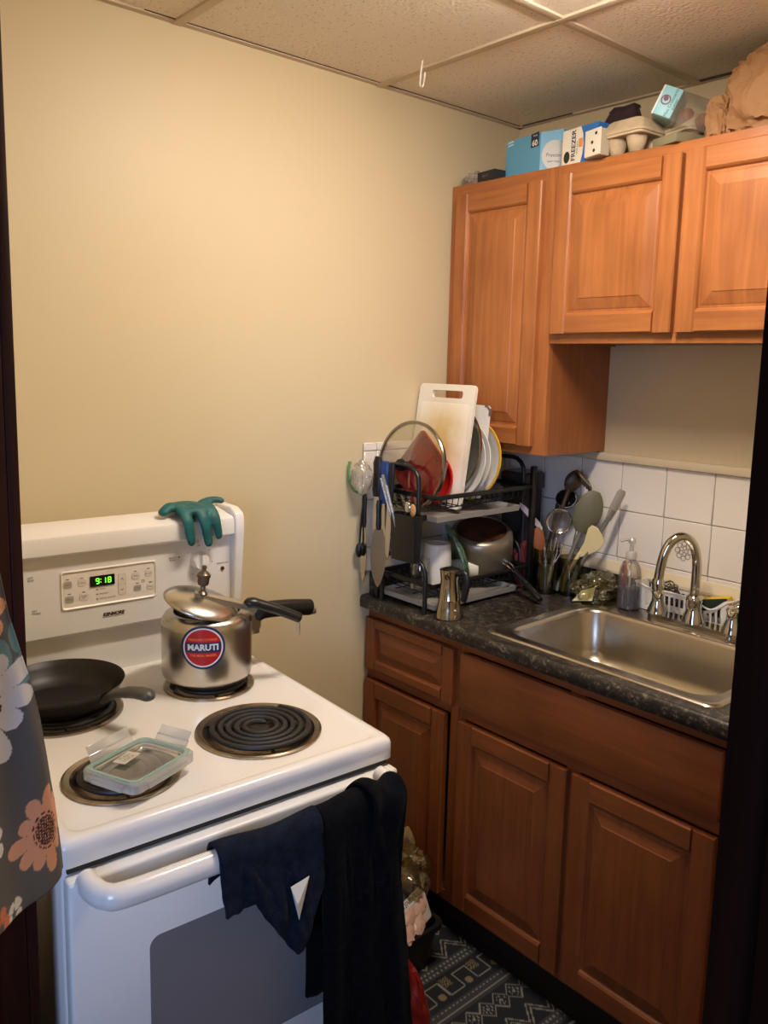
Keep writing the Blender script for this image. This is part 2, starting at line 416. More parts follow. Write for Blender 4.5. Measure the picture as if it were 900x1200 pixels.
def carcass(t, x0, y0, y1, z0, z1, side_m, frame_m, side_vis, mull=None, fr=.04, top=.04, bot=.04, frame2=None):
    b = MB(); w = .016; xw = -.002
    b.box(x0 + .019, xw, y1 - w, y1, z0, z1); b.box(x0 + .019, xw, y0, y0 + w, z0, z1)
    b.box(x0 + .019, xw, y0 + w, y1 - w, z0 + .004, z0 + .004 + w); 
    if side_vis: b.box(x0 + .019, xw, y0 + w, y1 - w, z1 - w, z1)
    b.box(xw - .006, xw, y0 + w, y1 - w, z0 + .02, z1 - w)
    build('cabinet_body', b, side_m, t, smooth=False)
    b = MB()
    b.box(x0, x0 + .019, y1 - fr, y1, z0, z1, .001, 0); b.box(x0, x0 + .019, y0, y0 + fr, z0, z1, .001, 0)
    b.box(x0, x0 + .019, y0 + fr, y1 - fr, z1 - top, z1, .001, 1); b.box(x0, x0 + .019, y0 + fr, y1 - fr, z0, z0 + bot, .001, 1)
    for mv in (mull or []): b.box(x0 + .0006, x0 + .0186, mv - .02, mv + .02, z0 + bot, z1 - top, .001, 0)
    for hz in (frame2 or []): b.box(x0, x0 + .019, y0 + fr, y1 - fr, hz - .015, hz + .015, .001, 1)
    build('face_frame', b, [frame_m[0], frame_m[1]], t, smooth=False)
UF, UD = -.299, -.3185
t = thing('wall_cabinet', 'tall narrow maple wall cabinet in the corner above the dish rack', 'cabinet', (-.15, -.195, 1.349))
carcass(t, UF, -.391, -.002, 1.349, 2.129, wx, (wz, wy), 1)
panel_door(t, UD, -.354, -.034, 1.374, 2.096, wz, wy)
t = thing('wall_cabinet', 'short wide maple wall cabinet with two doors mounted above the sink', 'cabinet', (-.15, -.765, 1.661))
carcass(t, UF, -1.14, -.392, 1.661, 2.129, wx, (wz, wy), 1, mull=[-.766])
panel_door(t, UD, -.760, -.402, 1.687, 2.101, wz, wy)
panel_door(t, UD, -1.128, -.7705, 1.687, 2.105, wz, wy)
BF, BD = -.5985, -.618
t = thing('base_cabinet', 'narrow maple base cabinet with one drawer over one door beside the wall', 'cabinet', (-.3, -.195, 0))
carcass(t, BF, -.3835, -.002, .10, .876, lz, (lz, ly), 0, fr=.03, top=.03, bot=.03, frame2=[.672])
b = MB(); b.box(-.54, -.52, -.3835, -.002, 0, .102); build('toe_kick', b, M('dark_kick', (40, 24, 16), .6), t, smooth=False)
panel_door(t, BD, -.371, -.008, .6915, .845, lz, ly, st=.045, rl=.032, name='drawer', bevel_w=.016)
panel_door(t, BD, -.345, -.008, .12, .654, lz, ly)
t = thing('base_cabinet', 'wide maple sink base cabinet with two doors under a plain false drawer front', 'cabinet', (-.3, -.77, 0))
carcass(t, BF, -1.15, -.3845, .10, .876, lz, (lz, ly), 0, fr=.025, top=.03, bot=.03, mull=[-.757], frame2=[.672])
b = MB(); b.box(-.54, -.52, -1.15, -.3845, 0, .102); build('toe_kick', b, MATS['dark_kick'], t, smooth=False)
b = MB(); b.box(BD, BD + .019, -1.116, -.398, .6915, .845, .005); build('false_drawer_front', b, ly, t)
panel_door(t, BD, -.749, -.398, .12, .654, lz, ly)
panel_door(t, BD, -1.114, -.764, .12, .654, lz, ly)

# ------------------------------------------------------------------ worktop with sink cut-out
m, nt, bs = base_mat('dark_speckled_worktop')
tc = nt.nodes.new('ShaderNodeTexCoord')
vo = nt.nodes.new('ShaderNodeTexNoise'); vo.inputs['Scale'].default_value = 160; vo.inputs['Detail'].default_value = 4
n2 = nt.nodes.new('ShaderNodeTexNoise'); n2.inputs['Scale'].default_value = 55; n2.inputs['Detail'].default_value = 5
for n in (vo, n2): nt.links.new(tc.outputs['Object'], n.inputs['Vector'])
mm = nt.nodes.new('ShaderNodeMath'); mm.operation = 'MULTIPLY'; nt.links.new(vo.outputs['Fac'], mm.inputs[0]); nt.links.new(n2.outputs['Fac'], mm.inputs[1])
r1 = nt.nodes.new('ShaderNodeValToRGB'); r1.color_ramp.elements[0].position = .18; r1.color_ramp.elements[1].position = .42
r1.color_ramp.elements[0].color = lin((28, 25, 22)); r1.color_ramp.elements[1].color = lin((126, 114, 98))
e = r1.color_ramp.elements.new(.29); e.color = lin((56, 50, 43))
nt.links.new(mm.outputs[0], r1.inputs[0]); nt.links.new(r1.outputs[0], bs.inputs['Base Color']); bs.inputs['Roughness'].default_value = .35
top_m = MATS['dark_speckled_worktop']
SX0, SX1, SY0, SY1 = -.592, -.088, -1.082, -.452
b = MB(); zt, zb = .914, .876; YE = -1.155
b.plate([(-.622, YE, zt), (-.0, YE, zt), (0, 0, zt), (-.622, 0, zt)], [[(x, y, zt) for x, y in rrect(SX0 + .012, SX1 - .012, SY0 + .012, SY1 - .012, .03)]])
prof = [(-.622, zt), (-.629, zt - .002), (-.633, zt - .008), (-.634, zt - .016), (-.633, zb + .006), (-.629, zb), (-.59, zb)]
b.loops([[(x, y, z) for x, z in prof] for y in (YE, 0)]); n = len(b.f)
b.f = [f for f in b.f]
b.plate([(-.622, YE, zb), (-.0, YE, zb), (0, 0, zb), (-.622, 0, zb)], [[(x, y, zb) for x, y in rrect(SX0 + .012, SX1 - .012, SY0 + .012, SY1 - .012, .03)]])
b.loops([[(x, y, z) for x, y in rrect(SX0 + .012, SX1 - .012, SY0 + .012, SY1 - .012, .03)] for z in (zb, zt)])
b.box(-.634, 0, YE - .002, YE, zb, zt)
t = thing('worktop', 'dark speckled worktop with a low upstand running over both base cabinets', 'worktop', (-.3, -.57, .876))
build('worktop_slab', b, top_m, t, recalc=False, angle=50)
b = MB(); b.box(-.02, 0, YE, -.001, .914, .984, .003); b.box(-.60, -.02, -.018, -.001, .914, .984, .003); build('upstand', b, top_m, t)

# ------------------------------------------------------------------ sink and tap
t = thing('sink', 'stainless steel drop-in kitchen sink with one rounded rectangular bowl', 'sink', (-.34, -.767, .74))
b = MB(); BX0, BX1, BY0, BY1 = -.548, -.178, -1.045, -.490
def rl3(x0, x1, y0, y1, r, z): return [(x, y, z) for x, y in rrect(x0, x1, y0, y1, r, 8)]
b.loops([rl3(SX0, SX1, SY0, SY1, .03, .9145), rl3(SX0 + .003, SX1 - .003, SY0 + .003, SY1 - .003, .03, .9185), rl3(SX0 + .010, SX1 - .010, SY0 + .010, SY1 - .010, .03, .9195), rl3(SX0 + .016, SX1 - .016, SY0 + .016, SY1 - .016, .03, .9165),
         rl3(BX0 - .006, BX1 + .006, BY0 - .006, BY1 + .006, .06, .9165), rl3(BX0, BX1, BY0, BY1, .06, .9135), rl3(BX0 + .005, BX1 - .005, BY0 + .005, BY1 - .005, .058, .905),
         rl3(BX0 + .012, BX1 - .012, BY0 + .012, BY1 - .012, .058, .80), rl3(BX0 + .02, BX1 - .02, BY0 + .02, BY1 - .02, .058, .772), rl3(BX0 + .04, BX1 - .04, BY0 + .04, BY1 - .04, .055, .758), rl3(BX0 + .07, BX1 - .07, BY0 + .07, BY1 - .07, .05, .754),
         rl3(BX0 + .14, BX1 - .14, BY0 + .14, BY1 - .14, .03, .752)], close1=True)
build('basin', b, sink_st, t, angle=60)
b = MB(); b.lathe([(.0, .002), (.03, .002), (.042, .006), (.045, .002)], 32, tr(-.363, -.767, .752)); build('drain', b, chrome, t)

t = thing('tap', 'chrome gooseneck kitchen tap with two lever handles on the back rim of the sink', 'tap', (-.125, -.775, .917))
b = MB(); b.prism(rrect(-.150, -.098, -.905, -.650, .024), .917, .934); build('base_plate', b, chrome, t, angle=50)
b = MB(); b.lathe([(.030, 0), (.028, .012), (.021, .03), (.019, .05), (.023, .062), (.021, .07), (.0135, .076)], 32, tr(-.125, -.778, .932)); build('spout_body', b, chrome, t)
P = [(-.125, -.778, 1.0), (-.125, -.778, 1.06), (-.127, -.777, 1.10), (-.135, -.772, 1.135), (-.150, -.761, 1.158), (-.168, -.748, 1.164), (-.186, -.734, 1.150), (-.198, -.724, 1.120), (-.204, -.719, 1.08), (-.206, -.717, 1.05)]
b = MB(); b.tube(spline(P, 8), .0125, 18); build('spout', b, chrome, t)
b = MB(); b.lathe([(0, 1.018), (.011, 1.018), (.0155, 1.022), (.0155, 1.045), (.013, 1.052), (0, 1.052)], 24, tr(-.2065, -.7165, 0)); build('nozzle', b, chrome, t)
for y, s in ((-.672, 1), (-.884, -1)):
    b = MB(); b.lathe([(.027, 0), (.024, .012), (.016, .032), (.015, .05), (.018, .058), (.014, .066), (0, .068)], 28, tr(-.125, y, .932))
    b.tube(spline([(-.125, y, .992), (-.118, y + s * .012, 1.004), (-.105, y + s * .03, 1.010), (-.09, y + s * .048, 1.008)], 6), [.011] * 6 + [.009] * 6 + [.007] * 7, 12, flat=(.6, (0, 0, 1)))
    build('lever_handle', b, chrome, t)

# ------------------------------------------------------------------ the stove
ST = tr(-1.1495, -.1461, 0) @ rz(-.05745)
t = thing('stove', 'white freestanding electric coil stove standing against the cream wall', 'stove', (-1.1495, -.1461, 0), -.05745)
SW = .61
b = MB(ST); b.box(-SW + .004, -.004, -.605, .075, .06, .868, .004); b.box(-SW + .03, -.03, -.56, .06, 0, .062)
build('stove_body', b, white_en, t)
BURN = [(-.19, -.447, .117, 5), (-.166, -.190, .095, 4), (-.462, -.468, .095, 4), (-.465, -.160, .114, 5)]
b = MB(ST)
def rr3(i, r, z): return [(x, y, z) for x, y in rrect(-SW + i, -i, -.617 + i, .03 - (i if i < .02 else .02), r, 6)]
b.loops([rr3(.006, .012, .868), rr3(.0, .014, .872), rr3(0, .014, .900), rr3(.0015, .015, .9065), rr3(.006, .018, .9112), rr3(.013, .02, .9125), rr3(.020, .022, .9125), rr3(.026, .022, .9095)])
b.plate(rr3(.026, .022, .9095), [[(x, y, .9095) for x, y in circ(cx, cy, r - .008)] for cx, cy, r, n in BURN])
build('cooktop', b, white_en, t, recalc=False, angle=60)
b = MB(ST)     # dark vent slot with slits under the front lip
b.box(-SW + .012, -.012, -.612, -.606, .861, .873)
build('vent_slot', b, M('vent_dark', (26, 24, 24), .6), t)
drip_m = M('drip_pan_metal', (168, 158, 142), .24, .95, c2=(146, 130, 106), vscale=25)
for cx, cy, r, n in BURN:
    X = tr(cx, cy, .9095)
    b = MB(ST); b.lathe([(r + .001, .0005), (r + .001, .004), (r - .003, .006), (r - .012, .004), (r - .018, -.004), (r * .5, -.022), (.012, -.026), (0, -.026)], 56, X)
    build('drip_pan', b, drip_m, t, recalc=False)
    b = MB(ST); ro = r - .02; ri = .022; N = n * 40
    pts = []
    for k in range(N + 1):
        a = 2 * pi * n * k / N; rad = ri + (ro - ri) * k / N
        pts.append((rad * cos(a + .6), rad * sin(a + .6), .0085))
    pts += [(pts[-1][0] * 1.02 + .004, pts[-1][1] + .012, .002), (pts[-1][0] * 1.05, pts[-1][1] + .03, -.008)]
    pts = [(pts[0][0], pts[0][1], -.012)] + pts
    b.tube(pts, .0056, 8, X=X, flat=(.85, (0, 0, 1)))
    c = build('coil_burner', b, black_iron, t)
    b = MB(ST); b.lathe([(0, .006), (.019, .006), (.0205, .003), (.0205, -.004)], 28, X)
    for k in range(3): b.box(.015, ro + .004, -.0016, .0016, -.006, .003, X=X @ rz(k * 2 * pi / 3 + .3))
    build('coil_support', b, M('coil_disc', (64, 60, 56), .4, .8), c)
# backguard: recessed splash panel, console with a rounded top rail, end cap
b = MB(ST); b.box(-SW + .006, -.006, .004, .07, .905, 1.03, .002); build('splash_panel', b, white_en, t)
prof = [(.06, 1.012), (-.012, 1.012), (-.020, 1.018), (-.020, 1.188), (-.024, 1.190), (-.036, 1.192), (-.040, 1.197), (-.040, 1.226), (-.037, 1.233), (-.030, 1.238), (.05, 1.249), (.06, 1.244)]
b = MB(ST); b.loops([[(x, y, z) for y, z in prof] for x in (-SW + .012, -.022)], close0=True, close1=True)
cons = build('console', b, white_en, t, angle=30)
for x0, x1 in ((-SW, -SW + .014), (-.024, 0)):
    b = MB(ST); pr = [(.065, .905), (.012, .905), (.004, 1.0), (-.028, 1.016), (-.046, 1.19), (-.046, 1.232), (-.038, 1.246), (-.015, 1.256), (.055, 1.257), (.065, 1.25)]
    b.prism([(y, z) for y, z in pr], x0, x1, X=Matrix(((0, 0, 1, 0), (1, 0, 0, 0), (0, 1, 0, 0), (0, 0, 0, 1)))); o = build('end_cap', b, white_en, t, angle=30)
    md = o.modifiers.new('round', 'BEVEL'); md.width = .004; md.segments = 2; md.limit_method = 'ANGLE'
def fp(off):    # on the console front: local x, z -> point
    return lambda x, z: (x, -.020 - off, z)
def face(b, outl, off, d=.0, mi=0):
    """thin raised outline on the console front"""
    b.loops([[(x, -.0195, z) for x, z in outl], [(x, -.020 - off, z) for x, z in outl]], mi, close1=True)
b = MB(ST)
o1, o2, o3 = rrect(-.421, -.209, 1.069, 1.155, .008), rrect(-.418, -.212, 1.072, 1.152, .007), rrect(-.415, -.215, 1.075, 1.149, .006)
b.loops([[(x, -.0195, z) for x, z in o1], [(x, -.0235, z) for x, z in o2], [(x, -.0205, z) for x, z in o3]], 0)
b.add([(x, -.0205, z) for x, z in o3], [list(range(len(o3)))], 0)
cp = build('control_panel', b, M('panel_cream', (238, 230, 216), .35), t)
b = MB(ST); face(b, rrect(-.358, -.305, 1.113, 1.136, .0015, 2), .0025); disp = build('clock_display', b, M('display_black', (10, 12, 10), .15), cp)
green = M('clock_green', (120, 255, 40), .4, emis=2.2)
SEG = {'9': 'abcdfg', '1': 'bc', '8': 'abcdefg'}
b = MB(ST)
def digit(ch, x, z, w, h):
    s = .0016
    def bar_(xa, xb, za, zb_): b.box(xa, xb, -.0232, -.0226, za, zb_)
    P_ = {'a': (x + s, x + w - s, z + h - s, z + h), 'd': (x + s, x + w - s, z, z + s), 'g': (x + s, x + w - s, z + h / 2 - s / 2, z + h / 2 + s / 2),
          'b': (x + w - s, x + w, z + h / 2 + .0004, z + h - .0006), 'c': (x + w - s, x + w, z + .0006, z + h / 2 - .0004), 'f': (x, x + s, z + h / 2 + .0004, z + h - .0006), 'e': (x, x + s, z + .0006, z + h / 2 - .0004)}
    for c in SEG[ch]: bar_(*P_[c])
digit('9', -.3465, 1.1185, .0075, .0125); digit('1', -.332, 1.1185, .0075, .0125); digit('8', -.3205, 1.1185, .0075, .0125)
b.box(-.3363, -.3347, -.0232, -.0226, 1.1272, 1.1288); b.box(-.3363, -.3347, -.0232, -.0226, 1.1212, 1.1228)
build('clock_digits', b, green, disp)
ink = M('grey_ink', (96, 88, 80), .6); dink = M('dark_ink', (48, 42, 40), .6)
grey_b = M('grey_button', (176, 166, 154), .5); pale_b = M('pale_button', (226, 218, 204), .45); line_b = M('button_outline', (200, 190, 174), .5)
BUT = [(-.405, 1.125, .018, .015, 1, 'BAKE'), (-.402, 1.093, .018, .015, 1, 'BROIL'), (-.375, 1.125, .017, .014, 0, 'CLEAN'), (-.372, 1.094, .019, .014, 0, 'CLEAR\nOFF'),
       (-.258, 1.124, .017, .014, 0, 'TIMER'), (-.228, 1.126, .016, .014, 0, 'CLOCK'), (-.254, 1.096, .017, .014, 1, 'START'), (-.224, 1.095, .016, .013, 0, 'STOP')]
for x, z, w, h, g, s in BUT:
    b = MB(ST); face(b, rrect(x - w / 2, x + w / 2, z - h / 2, z + h / 2, .004, 3), .0014, mi=0); face(b, rrect(x - w / 2 + .0008, x + w / 2 - .0008, z - h / 2 + .0008, z + h / 2 - .0008, .0035, 3), .0016, mi=1)
    bt = build('button', b, [line_b, grey_b if g else pale_b], cp)
    b = MB(ST); b.text(s, .0042, lambda u, v: (x + u, -.0218, z + v)); b.box(x - .003, x + .003, -.0214, -.0207, z + h / 2 + .003, z + h / 2 + .0045); build('lettering', b, ink, bt, smooth=False)
b = MB(ST); face(b, rrect(-.297, -.280, 1.086, 1.134, .003, 3), .0012, mi=0); face(b, rrect(-.296, -.281, 1.1105, 1.133, .0025, 3), .0014, mi=1); face(b, rrect(-.296, -.281, 1.087, 1.1095, .0025, 3), .0014, mi=1)
bt = build('button', b, [line_b, pale_b], cp)
b = MB(ST)
for z, s in ((1.122, 1), (1.098, -1)): b.tube([(-.2915, -.0216, z - s * .002), (-.2885, -.0216, z + s * .002), (-.2855, -.0216, z - s * .002)], .0005, 5)
build('arrow_mark', b, ink, bt)
for z, s in ((1.106, 'OVEN'), (1.0955, 'PREHEAT'), (1.085, 'DOOR LOCKED')):
    b = MB(ST); b.box(-.3455, -.3415, -.0213, -.0207, z - .001, z + .001)
    b.text(s, .0048, lambda u, v: (-.338 + u, -.0212, z + v), align='LEFT'); build('lettering', b, ink, cp, smooth=False)
b = MB(ST); b.tube([(-.241 + .003 * cos(k * pi / 6), -.0211, 1.110 + .003 * sin(k * pi / 6)) for k in range(12)], .0004, 5, closed=True); build('printed_ring', b, ink, cp, smooth=False)
b = MB(ST); b.text('KENMORE', .0100, lambda u, v: (-.309 + u, -.0206, 1.047 + v), 0, shear=.25, bold=.0006); b.box(-.333, -.285, -.0205, -.0201, 1.0408, 1.0416); build('brand_plate', b, dink, t, smooth=False)
for (x, z, s, a, dot) in ((-.485, 1.147, 'LEFT\nREAR', 'LEFT', 1), (-.479, 1.076, 'LEFT\nFRONT', 'LEFT', 0), (-.171, 1.150, 'RIGHT\nREAR', 'CENTER', 1)):
    b = MB(ST); b.text(s, .0056, lambda u, v: (x + u, -.0206, z + v), align=a); qx = x - .012 if a == 'LEFT' else x + .019
    for i in (0, 1):
        for j in (0, 1):
            f = .0015 if (i == 0 and j == dot) else .0004
            b.box(qx - .003 + i * .005 - f, qx - .003 + i * .005 + f, -.0206, -.0201, z - .0025 + j * .005 - f, z - .0025 + j * .005 + f)
    build('burner_legend', b, dink, t, smooth=False)
b = MB(ST); b.text('SURFACE ON', .0050, lambda u, v: (-.046 + u, -.0206, 1.125 + v)); build('indicator_legend', b, dink, t, smooth=False)
for k, s in enumerate(('OFF', 'HI', '8', '6', '4', '2', 'LO')):
    a = pi / 2 - k * 2 * pi / 7; b = MB(ST); b.text(s, .0050, lambda u, v: (-.106 + .034 * cos(a) + u, -.0206, 1.139 + .034 * sin(a) + v)); build('dial_mark', b, dink, t, smooth=False)
b = MB(ST); b.lathe([(0, .003), (.004, .003), (.0052, 0)], 20, tr(-.046, -.020, 1.112) @ rx(pi / 2)); build('indicator_light', b, M('red_lens', (92, 34, 28), .2), t)
b = MB(ST); X = tr(-.106, -.020, 1.139) @ rx(pi / 2)
b.lathe([(.0215, 0), (.0215, .004), (.019, .016), (.017, .019), (0, .0195)], 36, X); b.box(-.003, .003, -.016, .016, .018, .026, .0015, X=X)
build('knob', b, white_pl, t)
# oven door, its window and handle, storage drawer
DY = -.637
b = MB(ST); b.box(-SW + .006, -.004, DY, -.607, .285, .859, .006, seg=3); od = build('oven_door', b, door_en, t)
b = MB(ST); o1 = rrect(-.487, -.125, .46, .727, .018); b.loops([[(x, DY + .004, z) for x, z in o1], [(x, DY - .0006, z) for x, z in o1]], close1=True); build('oven_window', b, oven_gl, od)
HZ = .853
b = MB(ST); pth = spline([(-.578, DY + .004, HZ + .002), (-.577, DY - .02, HZ + .002), (-.566, DY - .043, HZ), (-.538, DY - .055, HZ), (-.40, DY - .058, HZ), (-.305, DY - .058, HZ), (-.2, DY - .058, HZ), (-.085, DY - .055, HZ), (-.057, DY - .043, HZ), (-.046, DY - .02, HZ + .002), (-.045, DY + .004, HZ + .002)], 6)
b.tube(pth, .0165, 16, flat=(1.15, (0, 0, 1)))
build('door_handle', b, white_en, od)
b = MB(ST); b.box(-SW + .006, -.004, DY, -.607, .07, .275, .006, seg=3); build('storage_drawer', b, door_en, t)

# ------------------------------------------------------------------ pressure cooker
PX, PY, PZ, PR = -.166, -.182, .926, .095
t = thing('pressure_cooker', 'steel pressure cooker with its oval lid tilted open on the rear right burner', 'pressure cooker', tuple(ST @ Vector((PX, PY, PZ))))
PC = ST @ tr(PX, PY, PZ)
b = MB(PC)
b.lathe([(0, 0), (.076, 0), (.086, .003), (.093, .012), (PR, .022), (PR, .122), (.0935, .133), (.088, .1415), (.078, .146), (.0715, .1475), (.0695, .1465), (.0695, .138), (.088, .125), (.092, .11), (.092, .02), (.08, .004), (0, .003)], 72)
body = build('pot_body', b, steel, t, recalc=False, angle=60)
A0 = math.atan2(-.075, -.045)
def wr(u, v, off): a = A0 + u / PR; return ((PR + off) * cos(a), (PR + off) * sin(a), .096 + v)
b = MB(PC)
def disc(r0, r1, off, mi, lo=None, hi=None):
    n = 56; rings = 6
    b.add([wr((r0 + (r1 - r0) * j / rings) * cos(2 * pi * k / n), (r0 + (r1 - r0) * j / rings) * sin(2 * pi * k / n), off) for j in range(rings + 1) for k in range(n)],
          [(j * n + k, j * n + (k + 1) % n, (j + 1) * n + (k + 1) % n, (j + 1) * n + k) for j in range(rings) for k in range(n)], mi)
LR = .0455
disc(LR - .0045, LR, .0003, 0); disc(LR - .0075, LR - .0045, .0003, 1); disc(.0002, LR - .0075, .0003, 2)
hw = .0105; rb = LR - .0075
vs = []; n = 24
for k in range(n + 1):
    u = -1 + 2 * k / n
    for s in (-1, 1):
        vs.append(wr(u * math.sqrt(rb * rb - hw * hw), s * hw, .0005))
b.add(vs, [(2 * k, 2 * k + 2, 2 * k + 3, 2 * k + 1) for k in range(n)], 0)
lab = build('label', b, [M('label_navy', (24, 42, 92), .35), M('label_white', (226, 226, 226), .35), M('label_red', (186, 22, 30), .35)], body, recalc=False)
lab['label'] = 'round red and navy label reading MARUTI'
b = MB(PC)
b.text('MARUTI', .0175, lambda u, v: wr(u, v, .0008), 0, bold=.0007)
b.text('PRESSURE COOKER', .0066, lambda u, v: wr(u, v + .0165, .0008), 1, bold=.0002)
b.text('THE MEAL MAKER', .0066, lambda u, v: wr(u, v - .0165, .0008), 1, bold=.0002)
build('lettering', b, [MATS['label_white'], M('label_orange', (240, 130, 70), .4)], lab, smooth=False, recalc=False)
# metal bracket and body handle, pointing to the right wall side
b = MB(PC); b.prism([(.088, -.012), (.118, -.010), (.128, -.006), (.128, .006), (.118, .010), (.088, .012)], .085, .12)
for s in (-1, 1): b.box(.092, .122, s * .008 - .002, s * .008 + .002, .075, .13, .001)
build('handle_bracket', b, alum, t)
b = MB(PC); b.tube(spline([(.112, 0, .106), (.128, 0, .120), (.15, 0, .122), (.20, 0, .118), (.255, 0, .110), (.268, 0, .108)], 6), [.010, .011, .013, .014, .015, .015] + [.0155] * 20 + [.0145, .013, .012, .009, .005], 14, flat=(1.25, (0, 0, 1)))
bh = build('body_handle', b, black_pl, t)
b = MB(PC); b.box(.262, .2755, -.007, .007, .092, .107, .002); build('handle_tip', b, alum, bh)
# oval lid: tilted down to the right and towards the viewer
LD = PC @ tr(-.022, -.020, .170) @ rz(-.42) @ rx(.20) @ ry(.30)
b = MB(LD); b.lathe([(0, .019), (.02, .018), (.045, .0145), (.062, .009), (.072, .003), (.0745, 0), (.0735, -.003), (.066, -.001), (0, .012)], 56, sx=1.08, sy=.90)
lid = build('lid', b, steel, t, recalc=False, angle=70)
b = MB(LD); b.lathe([(.060, 0), (.066, -.004), (.063, -.010), (.055, -.008), (.056, 0)], 48, sx=1.08, sy=.9); build('gasket_ring', b, black_pl, lid)
b = MB(LD); b.box(-.02, .115, -.009, .009, .019, .0225, .001); b.box(-.02, .115, -.009, -.0065, .011, .0225); b.box(-.02, .115, .0065, .009, .011, .0225); build('lid_bar', b, alum, lid)
b = MB(LD); b.tube(spline([(.088, 0, .020), (.102, 0, .027), (.12, 0, .027), (.16, 0, .024), (.205, 0, .018), (.215, 0, .016)], 6), [.008, .010, .012, .013] + [.013] * 5 + [.0125] * 14 + [.0125, .012, .011, .008], 14, flat=(.85, (0, 0, 1))); lh = build('lid_handle', b, black_pl, lid)
b = MB(); p0 = LD @ Vector((.210, 0, .014))
b.tube([p0 + Vector(q) for q in [(0, 0, 0), (.004, -.001, -.012), (.0045, -.001, -.034), (.001, 0, -.038), (-.003, .001, -.034), (-.0025, .001, -.012), (-.001, 0, -.001)]], .0013, 6)
build('hanging_loop', b, alum, lh)
b = MB(); p0 = LD @ Vector((-.004, 0, .021)); X = Matrix.Translation(p0) @ rx(-.05) @ ry(.12)
b.lathe([(0, -.004), (.009, -.004), (.011, .0), (.008, .004), (.0055, .008), (.005, .016), (.0105, .019), (.012, .024), (.0125, .033), (.0145, .036), (.0145, .040), (.009, .046), (.004, .049), (.004, .052), (.0055, .055), (.004, .059), (0, .060)], 28, X)
build('pressure_weight', b, dark_st, lid)

# ------------------------------------------------------------------ frying pan on the rear left burner
t = thing('frying_pan', 'black nonstick frying pan on the rear left burner', 'frying pan', tuple(ST @ Vector((-.462, -.150, .9235))))
FP = ST @ tr(-.462, -.150, .9235)
pan_m = M('worn_nonstick', (36, 31, 27), .42, .2, c2=(24, 21, 19), vscale=14)
b = MB(FP); b.lathe([(0, 0), (.084, 0), (.092, .004), (.106, .022), (.1175, .047), (.1195, .0485), (.1185, .0465), (.104, .022), (.090, .0055), (.080, .003), (0, .003)], 64); build('pan', b, pan_m, t, recalc=False)
hd = Vector((.105, -.205, 0)).normalized()
b = MB(FP); b.tube(spline([hd * .106 + Vector((0, 0, .03)), hd * .12 + Vector((0, 0, .038)), hd * .145 + Vector((0, 0, .050)), hd * .175 + Vector((0, 0, .058)), hd * .205 + Vector((0, 0, .061)), hd * .228 + Vector((0, 0, .058))], 6), [.012] * 4 + [.0115] * 6 + [.0135] * 6 + [.015] * 6 + [.016] * 5 + [.0155, .014, .011, .006], 14, flat=(.7, (0, 0, 1)))
build('handle', b, M('grey_handle', (74, 70, 64), .42), t)

# ------------------------------------------------------------------ storage box lid over the front left burner
t = thing('storage_container_lid', 'clear plastic food container lid with mint seal on the front left burner', 'container lid', tuple(ST @ Vector((-.443, -.498, .926))))
CT = ST @ tr(-.443, -.498, .9275) @ rz(R(24)) @ rx(-.03)
cl = clear('clear_lid_plastic', (250, 250, 248), .05, .12, .08, (240, 240, 234))
milky = clear('milky_plastic', (250, 250, 248), .06, .15, .32, (244, 242, 234))
a_, c_ = .072, .061
b = MB(CT)
def lq(i, z, r=.016): return [(x, y, z) for x, y in rrect(-a_ + i, a_ - i, -c_ + i, c_ - i, r, 6)]
b.loops([lq(.018, .010, .010), lq(.016, .014, .012), lq(.011, .015), lq(.010, .017)], close0=True); build('lid_plate', b, cl, t)
b = MB(CT); b.loops([lq(.009, .017), lq(.002, .018), lq(0, .015), lq(0, .002), lq(.003, .001), lq(.004, .012), lq(.009, .014)]); build('lid_rim', b, milky, t)
b = MB(CT); b.loops([lq(.011, .0165), lq(.010, .0195), lq(.005, .0195), lq(.004, .017)]); build('seal', b, clear('mint_seal', (190, 215, 200), .05, .3, .55, (172, 204, 190)), t)
def flap(x0, x1, edge, ang, L):
    b = MB(CT); X = edge @ rx(ang)
    b.box(x0, x1, 0, L * .45, -.001, .001, .0005, X=X); b.box(x0 + .002, x1 - .002, L * .48, L, -.001, .001, .0005, X=X); b.box(x0, x1, L * .44, L * .5, -.002, .002, .001, X=X)
    build('flap', b, milky, t)
flap(-.045, .05, tr(0, c_, .014), R(62), .030)
flap(-.035, .035, tr(a_, 0, .014) @ rz(-pi / 2), R(50), .030)
flap(-.035, .035, tr(-a_, 0, .014) @ rz(pi / 2), R(-80), .012)
flap(-.045, .045, tr(0, -c_, .014) @ rz(pi), R(-82), .012)
b = MB(CT); b.prism([(-.02, .012), (.022, .018), (.018, .042), (-.024, .036)], .0155, .0157); st_ = build('sticker', b, clear('pale_sticker', (240, 236, 220), .05, .4, .6, (236, 230, 212)), t)
b = MB(CT); b.text('PUSH\nLOCK', .010, lambda u, v: (-.001 + u, .027 + v, .0159)); build('lettering', b, ink, st_, smooth=False)

